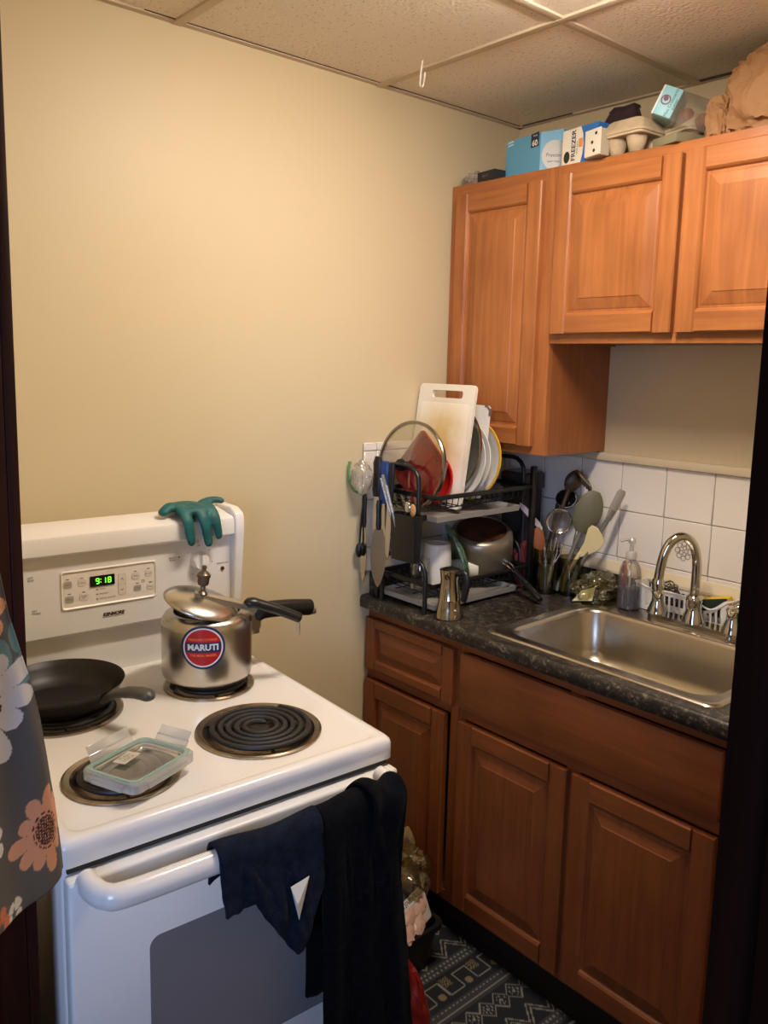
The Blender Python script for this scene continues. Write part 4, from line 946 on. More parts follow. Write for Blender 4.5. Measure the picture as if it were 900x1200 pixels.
# moka pot
MX, MY = -.583, -.318
t = thing('moka_pot', 'small steel moka pot with black handle standing before the dish rack', 'coffee maker', (MX, MY, .914)); X = tr(MX, MY, .914)
def oct_(r, z, n=8, ph=pi / 8): return [(r * cos(2 * pi * k / n + ph), r * sin(2 * pi * k / n + ph), z) for k in range(n)]
mk = M('moka_steel', (190, 180, 160), .16, 1)
b = MB(X); b.lathe([(0, 0), (.034, 0), (.0365, .003), (.0335, .030), (.030, .050), (.0305, .054), (0, .054)], 32); build('boiler', b, mk, t, angle=30)
b = MB(X); b.lathe([(0, .054), (.0305, .054), (.0295, .058), (.0250, .105), (.0275, .132), (.0265, .134), (0, .134)], 32); b.tube([(-.022, -.012, .118), (-.034, -.018, .131)], [.008, .003], 10); build('collector', b, mk, t, angle=30)
b = MB(X); b.lathe([(.0285, .133), (.0285, .136), (.012, .142), (.005, .1425), (0, .1425)], 32); build('lid', b, mk, t)
b = MB(X); b.tube(spline([(.006, -.024, .128), (.008, -.042, .130), (.010, -.052, .118), (.009, -.051, .09), (.008, -.046, .062), (.007, -.044, .055)], 6), [.007, .008, .0085, .0085, .008, .007], 12, flat=(1.3, (0, -1, 0))); build('handle', b, black_pl, t)
b = MB(X); b.lathe([(.0045, 0), (.0045, .006), (.002, .009), (0, .009)], 12, tr(-.012, -.031, .030) @ rx(pi / 2)); build('safety_valve', b, chrome, t)

# ------------------------------------------------------------------ utensil jars between rack and sink
jar_gl = clear('jar_glass', (214, 212, 200), .07, .05)
def jar(x, y, r, h, label):
    b = MB(tr(x, y, .9145)); b.lathe([(0, 0), (r, 0), (r + .001, .004), (r, h), (r - .0025, h), (r - .003, .005), (0, .004)], 40); o = build('utensil_jar', b, jar_gl, recalc=False); return tag(o, label, 'jar')
J1, J2 = (-.150, -.310), (-.112, -.372)
jar(*J1, .040, .135, 'clear glass utensil jar standing close to the dish rack'); jar(*J2, .036, .115, 'clear glass utensil jar standing nearer to the sink')
def stick(p0, p1, r, fl=None, b=None):
    b = b or MB(); b.tube([Vector(p0), Vector(p0).lerp(Vector(p1), .5), Vector(p1)], r, 10, flat=fl); return b
VW = Vector((-.74, -.67, 0))     # the flat sides of the heads face the room
def head(b, p0, p1, w, th, mi=0, power=.6):
    """flattened oval head from p0 to p1"""
    p0, p1 = Vector(p0), Vector(p1); d = (p1 - p0); n = 14
    b.tube([p0 + d * k / n for k in range(n + 1)], [max(.002, w * sin(pi * (.06 + .90 * k / n)) ** power) for k in range(n + 1)], 14, flat=(th, VW), mi=mi)
grey_s = M('grey_silicone', (104, 102, 80), .5); grey_h = M('grey_plastic_handle', (112, 110, 102), .45); cream_p = M('cream_plastic', (226, 210, 160), .5)
dark_b = M('dark_brown_plastic', (62, 46, 32), .4); wood_s = M('spoon_wood', (136, 74, 38), .6); teal_p = M('teal_plastic', (60, 140, 116), .45)
t = thing('cooking_spoon', 'large grey-green oval cooking spoon leaning in the jar nearer to the sink', 'utensil', (J2[0], J2[1], .92))
build('handle', stick((-.145, -.348, .925), (-.100, -.396, 1.125), [.006, .006, .007]), grey_h, t)
b = MB(); head(b, (-.104, -.394, 1.108), (-.088, -.428, 1.235), .042, .35, power=.55); build('spoon_head', b, grey_s, t)
t = thing('spatula', 'grey spatula with straight handle slanting up before the white tiles', 'utensil', (J2[0], J2[1], .92))
build('handle', stick((-.125, -.366, .925), (-.070, -.480, 1.185), [.005, .006, .007]), grey_h, t)
b = MB(); b.tube([(-.076, -.468, 1.155), (-.070, -.480, 1.19), (-.062, -.497, 1.238), (-.060, -.500, 1.246)], [.009, .0125, .0125, .009], 12, flat=(.4, VW)); build('spatula_grip', b, M('grey_grip', (150, 144, 132), .45), t)
t = thing('rice_paddle', 'cream rice paddle with a broad fan head leaning towards the sink', 'utensil', (J2[0], J2[1], .92))
build('handle', stick((-.130, -.352, .930), (-.108, -.398, 1.045), [.006, .006, .006]), cream_p, t)
X = frame((-.108, -.398, 1.040), Vector((.2, -.75, .45)), Vector((-.20, .45, .85)), VW); b = MB(X); b.prism([(-.010, -.006), (.02, -.010), (.060, -.010), (.086, .004), (.092, .026), (.090, .052), (.078, .066), (.062, .062), (.03, .028), (0, .008)], -.0025, .0025); o = build('paddle_head', b, cream_p, t)
md = o.modifiers.new('round', 'BEVEL'); md.width = .0015; md.segments = 2
t = thing('pasta_fork', 'dark brown pasta fork with curved prongs rising highest from the jars', 'utensil', (J1[0], J1[1], .92))
build('handle', stick((-.165, -.285, .925), (-.075, -.325, 1.238), [.006, .006, .007]), dark_b, t)
b = MB(); head(b, (-.080, -.322, 1.222), (-.058, -.345, 1.285), .026, .4)
for k in range(5):
    a = -.9 + k * .42; q = Vector((-.066, -.338 - .008 * k, 1.272 - .006 * k)); b.tube(spline([q, q + Vector((-.012, -.016, .012)), q + Vector((-.018, -.034, -.002)), q + Vector((-.018, -.040, -.022))], 4), [.0055, .005, .0045, .003], 8)
build('fork_head', b, dark_b, t)
t = thing('ladle', 'black ladle standing in the jar close to the dish rack', 'utensil', (J1[0], J1[1], .92))
build('handle', stick((-.165, -.300, .925), (-.085, -.292, 1.18), [.005, .005, .006]), black_pl, t)
b = MB(tr(-.075, -.315, 1.195) @ ry(R(-50)) @ rx(R(25))); b.lathe([(0, -.026), (.018, -.022), (.030, -.006), (.032, .004), (.029, .004), (.024, -.010), (.010, -.022), (0, -.022)], 28); build('ladle_bowl', b, black_pl, t)
t = thing('skimmer', 'round wire skimmer ring standing in the jar close to the dish rack', 'utensil', (J1[0], J1[1], .92))
build('handle', stick((-.17, -.325, .925), (-.135, -.332, 1.085), [.003, .003, .003]), steel, t)
X = frame((-.130, -.333, 1.135), (Vector((0, 0, 1)).cross(VW)).normalized(), (0, 0, 1), VW); b = MB(X); b.tube([(.037 * cos(k * pi / 20), .037 * sin(k * pi / 20), 0) for k in range(40)], .0026, 8, closed=True); build('ring', b, chrome, t)
b = MB(X); b.lathe([(.036, 0), (.030, -.006), (.018, -.010), (0, -.012)], 28); build('mesh_bowl', b, clear('steel_mesh', (225, 222, 214), .04, .35, .12, (120, 114, 104)), t)
t = thing('wooden_spoon', 'reddish wooden spoon standing behind the saucepan handle', 'utensil', (J1[0], J1[1], .92))
build('handle', stick((-.172, -.312, .925), (-.165, -.292, 1.045), [.005, .005, .005]), wood_s, t)
b = MB(); head(b, (-.165, -.293, 1.035), (-.165, -.280, 1.110), .019, .35); build('spoon_head', b, wood_s, t)
t = thing('serving_fork', 'steel serving fork with long tines standing in front of the skimmer', 'utensil', (J1[0], J1[1], .92))
build('handle', stick((-.175, -.335, .925), (-.165, -.345, 1.02), [.003, .004, .006], (.4, VW)), steel, t)
b = MB()
for k in range(4): b.tube([(-.165 + (k - 1.5) * .002, -.345 - (k - 1.5) * .003, 1.015), (-.16 + (k - 1.5) * .006, -.347 - (k - 1.5) * .008, 1.04), (-.157 + (k - 1.5) * .006, -.349 - (k - 1.5) * .008, 1.085)], [.003, .0024, .0014], 8)
build('tines', b, steel, t)
t = thing('teal_scraper', 'teal silicone scraper half hidden behind the grey-green spoon', 'utensil', (J2[0], J2[1], .92))
build('handle', stick((-.125, -.36, .925), (-.075, -.365, 1.12), [.005, .005, .005]), steel, t)
b = MB(frame((-.074, -.366, 1.115), (Vector((0, 0, 1)).cross(VW)).normalized(), (.1, 0, 1), VW)); b.prism(rrect(-.018, .022, 0, .07, .006), -.003, .003); build('scraper_blade', b, teal_p, t)
t = thing('table_knife', 'pale steel table knife slanting up from the jar towards the dish rack', 'knife', (J1[0], J1[1], .92))
build('handle', stick((-.145, -.325, .93), (-.150, -.283, 1.108), [.005, .005, .005], (.5, VW)), steel, t)
bd = Vector((-.04, .063, .078)).normalized(); bw_ = (bd.cross(VW)).normalized(); X = frame((-.150, -.284, 1.104), bw_, bd, bw_.cross(bd)); b = MB(X); b.prism([(-.006, 0), (.006, 0), (.010, .02), (.010, .085), (.004, .106), (-.006, .09)], -.0008, .0008); build('blade', b, M('dull_blade', (186, 170, 158), .5, .4), t, smooth=False)
for k, (x, y, c, nm) in enumerate(((-.135, -.362, (222, 190, 70), 'yellow'), (-.122, -.388, (110, 160, 170), 'pale blue'))):
    b = stick((x, y, .922), (x + .012, y - .006, 1.005), [.006, .0065, .006]); tag(build('peeler_handle', b, M(nm + '_plastic', c, .4)), 'short %s plastic handle inside the jar nearer to the sink' % nm, 'utensil')
b = MB(tr(-.165, -.318, .930)); b.prism(rrect(-.012, .012, -.010, .010, .003), .0, .07); tag(build('paper_sachet', b, M('pale_green_paper', (150, 150, 104), .6)), 'pale green paper sachet in the jar close to the dish rack', 'sachet')
# red bundle behind the rack end
b = MB(); bm = bmesh.new(); bmesh.ops.create_icosphere(bm, subdivisions=3, radius=1)
for v in bm.verts: w = 1 + .35 * fbm(v.co * 1.6, 1, 2); v.co = Vector((-.150 + v.co.x * .025 * w, -.215 + v.co.y * .028 * w, .985 + v.co.z * .07 * w))
b.bm(bm); tag(build('cloth_bundle', b, M('maroon_cloth', (88, 18, 24), .7)), 'maroon crumpled cloth behind the end of the dish rack', 'cloth')
# black kettle-like appliance standing in the dark corner behind the rack
t = thing('kitchen_appliance', 'dark upright appliance in the shadowed corner behind the dish rack', 'appliance', (-.075, -.165, .914))
b = MB(tr(-.085, -.150, .914)); b.loops([[(x, y, z) for x, y in rrect(-.045, .045, -.05, .05, .012)] for z in (0, .30)], close0=True, close1=True); build('housing', b, M('charcoal_plastic', (34, 32, 32), .4), t)
b = MB(tr(-.085, -.150, .914)); b.loops([[(x, y, z) for x, y in rrect(-.05 + i, .05 - i, -.055 + i, .055 - i, .012)] for i, z in ((0, .30), (0, .345), (.006, .352))], close0=True, close1=True); build('lid', b, M('smoke_plastic', (58, 54, 52), .25), t)

# ------------------------------------------------------------------ beside the sink
t = thing('produce_bag', 'clear plastic bag of olive green leaves with cream tag lying behind the sink corner', 'bag', (-.16, -.47, .914))
def crumple(c, s, seed, amp=.25, sub=4, flatz=None, squash=0):
    bm = bmesh.new(); bmesh.ops.create_icosphere(bm, subdivisions=sub, radius=1)
    for v in bm.verts:
        q = v.co.copy(); w = 1 + amp * (abs(fbm(q * 1.7 + Vector((seed, seed * 2, 1)), 1, 3)) * 1.6 - .25) + amp * .3 * noise.noise(q * 7 + Vector((seed, 0, 0)))
        p = Vector((q.x * s[0] * w, q.y * s[1] * w, q.z * s[2] * w))
        if squash and p.z < 0: p.z *= squash
        p = Vector(c) + p
        if flatz is not None: p.z = max(p.z, flatz)
        v.co = p
    return bm
b = MB(); b.bm(crumple((-.10, -.460, .950), (.075, .055, .045), 3.3, .35, 4, .9155)); build('film', b, clear('bag_film_green', (226, 226, 196), .12, .15, .10, (160, 150, 96), bump=1), t)
b = MB(); b.bm(crumple((-.085, -.458, .942), (.045, .038, .026), 6.1, .5, 4, .916)); build('herbs', b, M('olive_leaves', (92, 84, 44), .7, c2=(48, 46, 24), vscale=40), t)
b = MB(); b.add([(-.180, -.432, .9175), (-.168, -.492, .930), (-.135, -.478, .962), (-.150, -.44, .945)], [(0, 1, 2), (0, 2, 3)]); g_ = build('paper_tag', b, M('cream_paper', (226, 214, 176), .7), t, smooth=False); mod_solid(g_, .001); g_['label'] = 'cream paper tag'
BXX, BYY = -.110, -.573
t = thing('soap_bottle', 'clear pump soap bottle half filled with bluish liquid beside the tap', 'bottle', (BXX, BYY, .9195)); X = tr(BXX, BYY, .9195)
b = MB(X); b.lathe([(0, 0), (.027, 0), (.031, .004), (.0315, .012), (.0315, .095), (.029, .115), (.022, .132), (.013, .142), (.012, .155)], 36); build('bottle', b, clear('bottle_plastic', (246, 244, 240), .06, .05, .05), t, recalc=False)
b = MB(X); b.lathe([(0, .003), (.029, .003), (.0295, .060), (0, .060)], 36); build('liquid', b, clear('soap_liquid', (190, 194, 216), .04, .05, .16, (120, 124, 156)), t)
b = MB(X); b.lathe([(.0135, .142), (.0155, .144), (.0155, .158), (.012, .164), (.006, .166), (.005, .19), (0, .19)], 28); build('pump_collar', b, clear('pump_plastic', (240, 238, 230), .08, .2, .55, (226, 222, 212)), t)
b = MB(X); b.lathe([(.0, .188), (.009, .188), (.010, .198), (.006, .204), (0, .205)], 20); b.tube([(0, 0, .198), (-.018, .012, .199), (-.028, .018, .194)], [.005, .0045, .0035], 10); b.tube([(0, 0, .01), (0, 0, .15)], .0035, 10); build('pump_head', b, MATS['pump_plastic'], t)
b = MB(tr(-.085, -.535, .9195) @ rx(R(2))); b.lathe([(0, 0), (.009, 0), (.010, .01), (.010, .10), (.006, .112), (.006, .125), (0, .126)], 20); tag(build('orange_bottle', b, M('orange_label', (170, 74, 36), .4)), 'slim orange bottle half hidden behind the soap bottle', 'bottle')
# white slotted caddy with sponge and scrubber
t = thing('sink_caddy', 'white slotted plastic caddy standing behind the tap against the upstand', 'caddy', (-.052, -.72, .9145))
CY0, CY1, CX0, CX1 = -.852, -.590, -.078, -.026
b = MB()
def crim(y): 
    k = (y - CY0) / (CY1 - CY0); return .985 + .016 * math.exp(-((k) / .09) ** 2) + .010 * math.exp(-((k - 1) / .08) ** 2) - .020 * math.exp(-((k - .22) / .12) ** 2)
n = 52
for x, s in ((CX0, -1), (CX1, 1)):
    for k in range(n):
        y0 = CY0 + (CY1 - CY0) * k / n; y1 = CY0 + (CY1 - CY0) * (k + 1) / n; tb = .944; sx = .006 * s
        rows = [(.918, .930), (crim(y0) - .013, crim(y0))] if (k % 3 != 0 and 3 < k < n - 3) else [(.918, crim(y0))]
        for a, c in rows:
            fa, fc = (a - .918) / .07, (c - .918) / .07; da, dc = .008 * s * fa, .008 * s * fc; c1 = crim(y1) if c > .95 else c; a1 = (crim(y1) - .013) if a > .94 else a
            b.add([(x + da, y0, a), (x + da, y1, a1), (x + dc, y1, c1), (x + dc, y0, c), (x + da - s * .002, y0, a), (x + da - s * .002, y1, a1), (x + dc - s * .002, y1, c1), (x + dc - s * .002, y0, c)],
                  [(0, 1, 2, 3), (7, 6, 5, 4), (0, 4, 5, 1), (3, 2, 6, 7), (0, 3, 7, 4), (1, 5, 6, 2)])
for y, s in ((CY0, -1), (CY1, 1)):
    b.add([(CX0, y, .918), (CX1, y, .918), (CX1 + .008, y + s * .012, crim(y)), (CX0 - .008, y + s * .012, crim(y)), (CX0, y - s * .002, .918), (CX1, y - s * .002, .918), (CX1 + .008, y + s * .010, crim(y)), (CX0 - .008, y + s * .010, crim(y))], [(0, 1, 2, 3), (7, 6, 5, 4), (0, 3, 7, 4), (1, 5, 6, 2), (3, 2, 6, 7)])
b.box(CX0, CX1, CY0, CY1, .9175, .920)
build('basket', b, white_pl, t, smooth=False)
b = MB()
pts = [(CX0 - .008, CY0 - .012 + (CY1 - CY0 + .024) * k / 40, crim(CY0 + (CY1 - CY0) * k / 40)) for k in range(41)] + [(CX1 + .008, CY1 + .012 - (CY1 - CY0 + .024) * k / 40, crim(CY1 - (CY1 - CY0) * k / 40)) for k in range(41)]
b.tube(pts, .0026, 8, closed=True); build('rolled_rim', b, white_pl, t)
t = thing('sponge', 'yellow and green scouring sponge in the right end of the white caddy', 'sponge', (-.052, -.80, .93)); X = tr(-.052, -.800, .9735) @ rz(R(6)) @ rx(R(-14))
b = MB(X); b.box(-.020, .020, -.042, .042, -.012, .018, .004); build('foam', b, M('yellow_foam', (226, 190, 58), .9, bump=1, bscale=250), t)
b = MB(X); b.box(-.030, -.020, -.043, .043, -.012, .018, .002); s_ = build('scouring_pad', b, M('dark_green_scour', (26, 46, 30), .95, bump=1, bscale=400), t); s_['label'] = 'dark green scouring pad'
b = MB(); random.seed(9)
for k in range(16):
    th, ph = random.random() * 6.3, random.random() * 3.1; u1 = Vector((cos(th) * sin(ph), sin(th) * sin(ph), cos(ph))); v1 = u1.orthogonal().normalized(); w1 = u1.cross(v1); r = .022 + random.random() * .010
    b.tube([Vector((-.052, -.662, .975)) + Vector((.7, 1.2, .75)) * 0 + (v1 * cos(a * .3) + w1 * sin(a * .3)) * r * (1 + .12 * sin(a * 2.3)) + u1 * .006 * sin(a * 1.3) for a in range(21)], .0014, 5, closed=True)
tag(build('steel_scrubber', b, M('scrubber_steel', (120, 112, 104), .3, 1)), 'coiled steel scrubber lying in the left end of the white caddy', 'scrubber')
# flower emblem on one tile
b = MB(); X = frame((-.0102, -.676, 1.091), (0, -1, 0), (0, 0, 1), (-1, 0, 0))
for k in range(8):
    a = k * pi / 4; b.tube([(.019 * cos(a) + .007 * cos(q * pi / 5), .021 * sin(a) + .007 * sin(q * pi / 5), .0003) for q in range(10)], .0011, 5, closed=True, X=X)
for k in range(5):
    a = k * 2 * pi / 5; b.tube([(.008 * cos(a) + .0055 * cos(q * pi / 5), .009 * sin(a) + .0055 * sin(q * pi / 5), .0003) for q in range(10)], .001, 5, closed=True, X=X)
tag(build('tile_emblem', b, M('emblem_grey', (150, 134, 122), .5), smooth=False), 'grey printed flower emblem on the tile behind the tap', 'emblem')

# ------------------------------------------------------------------ things stored on top of the wall cabinets
TZ = 2.1295
sky_b = M('sky_blue_card', (92, 160, 196), .45); card_w = M('white_card', (232, 226, 212), .5); navy_c = M('navy_print', (26, 38, 66), .5); blue_c = M('blue_card', (44, 112, 184), .45); grey_c = M('grey_card', (176, 164, 144), .7)
t = thing('bag_carton', 'light blue cardboard carton marked 60 at the corner end of the cabinet top', 'carton', (-.21, -.25, TZ))
BX = tr(-.262, -.176, TZ) @ rz(R(-6))
out = [(0, 0), (0, -.135), (.045, -.176), (.16, -.176), (.16, 0)]
b = MB(BX); b.loops([[(x, y, 0) for x, y in out], [(x, y, .106 + (.0 if y > -.15 else .008)) for x, y in out]], close0=True, close1=True); cb = build('carton_body', b, sky_b, t, smooth=False)
fr = lambda off: (lambda u, v: (-off, -u, v))
b = MB(BX); b.add([fr(.0004)(u, v) for u, v in ((.098, .070), (.128, .072), (.128, .110), (.098, .107))], [(0, 1, 2, 3)]); pn = build('navy_panel', b, navy_c, cb, smooth=False, recalc=False)
b = MB(BX); b.text('60', .021, lambda u, v: (-.0009, -(.113 + u), .081 + v), bold=.0006); b.text('BAGS', .0065, lambda u, v: (-.0009, -(.114 + u), .101 + v)); build('lettering', b, card_w, pn, smooth=False, recalc=False)
b = MB(BX)
for k in range(2): b.add([fr(.0004)(u, v) for u, v in ((.006, .090 + k * .008), (.030, .092 + k * .008), (.028, .096 + k * .008), (.008, .094 + k * .008))], [(0, 1, 2, 3)])
build('white_stripes', b, M('pale_print', (190, 216, 228), .5), cb, smooth=False, recalc=False)
b = MB(BX); X2 = frame((.022, -.156, .045), Vector((.045, -.041, 0)), (0, 0, 1), Vector((-.041, -.045, 0)))
nn = 40; b.add([X2 @ Vector((.034 * cos(2 * pi * k / nn) + .008, .040 * sin(2 * pi * k / nn), .0006)) for k in range(nn)] , [list(range(nn))]); dd = build('round_print', b, M('silver_print', (176, 176, 168), .4), cb, smooth=False)
b = MB(BX); b.text('Freezer', .014, lambda u, v: X2 @ Vector((u + .006, v, .001)), shear=.2); b.text('quart bags', .008, lambda u, v: X2 @ Vector((u + .006, v - .016, .001))); build('lettering', b, navy_c, dd, smooth=False)
t = thing('freezer_bag_box', 'white and blue FREEZER bag box standing upright on the cabinet top', 'box', (-.24, -.41, TZ)); BX = tr(-.280, -.388, TZ) @ rz(R(-9))
b = MB(BX); b.box(0, .11, -.125, 0, 0, .092, .001); bb = build('box_body', b, blue_c, t, smooth=False)
b = MB(BX); o_ = [(.0, .001), (.068, .001), (.074, .02), (.077, .046), (.074, .072), (.066, .0915), (.0, .0915)]; b.add([(-.0006, -u, v) for u, v in o_], [list(range(7))]); pn = build('white_panel', b, card_w, bb, smooth=False)
b = MB(BX); b.text('FREEZER', .0205, lambda u, v: (-.0012, -(.042 - v), .048 + u), bold=.0004); b.text('ZIPPER BAGS', .006, lambda u, v: (-.0012, -(.055 - v), .040 + u)); build('lettering', b, navy_c, pn, smooth=False)
b = MB(BX); b.add([(-.0012, -(.018 + .011 * cos(k * pi / 14)), .022 + .015 * sin(k * pi / 14)) for k in range(28)], [list(range(28))]); build('dark_seal', b, M('seal_dark', (46, 50, 34), .5), pn, smooth=False)
b = MB(BX); b.add([(-.0012, -u, v) for u, v in ((.060, .040), (.074, .040), (.075, .062), (.060, .062))], [(0, 1, 2, 3)]); build('orange_patch', b, M('orange_print', (232, 150, 84), .5), pn, smooth=False)
t = thing('plug_box', 'small white box with three black dots on the cabinet top', 'box', (-.26, -.48, TZ)); BX = tr(-.312, -.484, TZ) @ rz(R(-16))
b = MB(BX); b.box(.002, .03, -.058, 0, 0.001, .066, .001); bb = build('box_sides', b, grey_c, t, smooth=False)
b = MB(BX); b.box(-.001, .002, -.059, .001, .003, .068, .0008); fc = build('front_face', b, card_w, bb, smooth=False)
for u, v in ((.042, .056), (.028, .036), (.036, .015)):
    b = MB(BX); b.lathe([(0, .0008), (.0042, .0008), (.0042, 0)], 16, tr(-.001, -u, v) @ ry(-pi / 2)); build('black_dot', b, black_pl, fc)
# pulp egg cartons
pulp = M('egg_pulp', (196, 176, 146), .9, bump=.5, bscale=120, var=.1, vscale=30)
def egg_carton(X, n, label, lid_open=0):
    t = thing('egg_carton', label, 'egg carton', tuple(X @ Vector((0, 0, 0))))
    b = MB(X); L = .058 * n
    for i in range(n):
        for j in range(2):
            cx, cy = -L / 2 + .029 + i * .058, -.029 + j * .058
            b.loops([[(cx + r * cos(k * pi / 8), cy + r * sin(k * pi / 8), z) for k in range(16)] for r, z in ((.015, .0), (.018, .002), (.0235, .022), (.0272, .040), (.0285, .043))], close0=True, close1=True)
    b.loops([[(x, y, z) for x, y in rrect(-L / 2 - .005, L / 2 + .005, -.063, .063, .014)] for z in (.040, .046)], close0=True, close1=True)
    build('egg_tray', b, pulp, t, angle=50)
    b = MB(X @ rx(lid_open)); b.loops([[(x, y, z) for x, y in rrect(-L / 2 - .006 + i, L / 2 + .006 - i, -.064 + i, .064 - i, .016)] for i, z in ((0, .047), (0, .052), (.004, .056), (.013, .078), (.018, .082))], close0=True, close1=True); build('lid', b, pulp, t, angle=50)
    return t
egg_carton(tr(-.250, -.588, TZ) @ rz(R(90 - 4)), 2, 'grey pulp egg carton standing closed beside the small dotted box')
egg_carton(tr(-.165, -.690, TZ + .004) @ rz(R(72)), 2, 'grey pulp egg carton tucked behind the blue-labelled clear package')
t = thing('plastic_pouch', 'dark purple plastic pouch standing slanted behind the closed egg carton', 'pouch', (-.135, -.45, TZ))
b = MB(); YZ = Matrix(((0, 0, 1, 0), (1, 0, 0, 0), (0, 1, 0, 0), (0, 0, 0, 1)))
b.prism([(-.385, TZ + .001), (-.375, 2.19), (-.409, 2.246), (-.436, 2.283), (-.455, 2.294), (-.486, 2.291), (-.516, 2.294), (-.533, 2.25), (-.545, 2.19), (-.54, TZ + .001)], -.150, -.125, X=YZ)
o = build('pouch_film', b, M('dark_purple', (74, 54, 66), .3, var=.4, vscale=20), t); md = o.modifiers.new('round', 'BEVEL'); md.width = .006; md.segments = 2
b = MB(); b.prism([(-.4385, 2.2845), (-.455, 2.2955), (-.486, 2.2925), (-.5165, 2.2955), (-.520, 2.288), (-.486, 2.283), (-.457, 2.286), (-.444, 2.277)], -.1515, -.1235, X=YZ); build('sealed_edge', b, M('dark_binding', (52, 40, 50), .35), t, smooth=False)
# tilted clear package with the blue label
t = thing('pastry_package', 'clear pastry package with pale blue label tilted over the cabinet edge', 'package', (-.25, -.72, TZ)); X = frame((-.318, -.668, TZ + .030), Vector((.28, -.86, -.40)), Vector((.88, .40, -.2)), Vector((.30, -.25, .9)))
X = tr(-.292, -.655, TZ + .082) @ rz(R(-66)) @ ry(R(24)) @ rx(R(-4))
pk = clear('package_plastic', (238, 236, 228), .1, .1, .07, (220, 214, 200))
b = MB(X); b.loops([[(x, y, z) for x, y in rrect(0, .185, 0, .095, .008)] for z in (.0, .072)], close0=True, close1=True); build('clear_box', b, pk, t)
b = MB(X); b.box(.001, .048, -.001, .096, .002, .0735, .004, mi=0); lb_ = build('label_band', b, M('pale_blue_label', (150, 208, 222), .45), t)
b = MB(X); b.box(-.002, .0035, 0, .095, .002, .0725, .002); build('white_end', b, M('white_label_end', (240, 238, 232), .45), t)
b = MB(X); 
b.text('Mini Croissants', .0105, lambda u, v: (.033 - v, -.0016, .037 + u)); b.text('butter', .010, lambda u, v: (.043 - v, -.0016, .036 + u))
build('lettering', b, M('teal_ink', (40, 74, 92), .5), lb_, smooth=False)
b = MB(X); b.lathe([(.011, 0), (.012, .0008), (.009, .0008), (.009, 0)], 24, tr(.018, -.001, .040) @ rx(pi / 2)); b.lathe([(0, .0006), (.006, .0006), (.006, 0)], 16, tr(.017, -.001, .043) @ rx(pi / 2)); build('round_emblem', b, M('plum_ink', (112, 70, 96), .5), lb_)
crust = M('pastry_brown', (158, 96, 52), .7, c2=(112, 62, 32), vscale=30)
for k in range(3): b = MB(X); b.ball((.072 + k * .042, .048, .030), .020, .036, .022); build('pastry', b, crust, t)
b = MB(tr(-.285, -.660, TZ) @ rz(R(-20))); b.box(0, .09, -.085, 0, 0, .022, .002); tag(build('flat_carton', b, M('grey_green_card', (128, 122, 96), .6)), 'flat grey-green carton lying under the tilted pastry package', 'carton')
# brown paper bags
kraft = M('kraft_paper', (160, 118, 78), .75, bump=.25, bscale=60)
def paper_bag(c, s, seed, label, amp=.22):
    b = MB(); bm = bmesh.new(); bmesh.ops.create_icosphere(bm, subdivisions=5, radius=1)
    for v in bm.verts:
        q = v.co.copy(); sg = lambda a: math.copysign(abs(a) ** .7, a)
        cr = 0; f = 2.0; a_ = 1
        for o in range(3):
            nz = noise.noise(q * f + Vector((seed, o * 7.1, seed * .5))); cr += a_ * (1 - 2.2 * abs(nz)); f *= 1.9; a_ *= .5
        w = 1 + amp * (cr * .5 - .3)
        p = Vector((sg(q.x) * s[0] * w, sg(q.y) * s[1] * w, sg(q.z) * s[2] * w)) + Vector(c); p.z = max(p.z, TZ + .0005); v.co = p
    b.bm(bm); return tag(build('paper_bag', b, kraft, angle=25), label, 'paper bag')
paper_bag((-.185, -.940, TZ + .085), (.085, .125, .105), 2.0, 'large crumpled brown paper bag filling the right end of the cabinet top', .30)
paper_bag((-.200, -.800, TZ + .040), (.055, .034, .062), 5.0, 'small crumpled brown paper bag beside the large one', .40)
t = thing('dark_carton', 'small flat dark carton with pale print at the corner end of the cabinet top', 'carton', (-.25, -.12, TZ)); BX = tr(-.292, -.094, TZ) @ rz(R(-8))
b = MB(BX); b.box(0, .07, -.076, 0, 0, .028, .001); bb = build('carton_body', b, M('near_black_card', (30, 28, 36), .5), t, smooth=False)
b = MB(BX); b.text('80 CT', .010, lambda u, v: (-.0006, -(.036 + u), .014 + v)); build('lettering', b, M('lilac_ink', (130, 124, 150), .5), bb, smooth=False)
b = MB(); b.bm(crumple((-.255, -.052, TZ + .018), (.035, .032, .020), 8.2, .4, 4, TZ + .0005)); tag(build('plastic_wrap', b, bagm), 'crumpled clear plastic wrap at the very corner of the cabinet top', 'wrap')

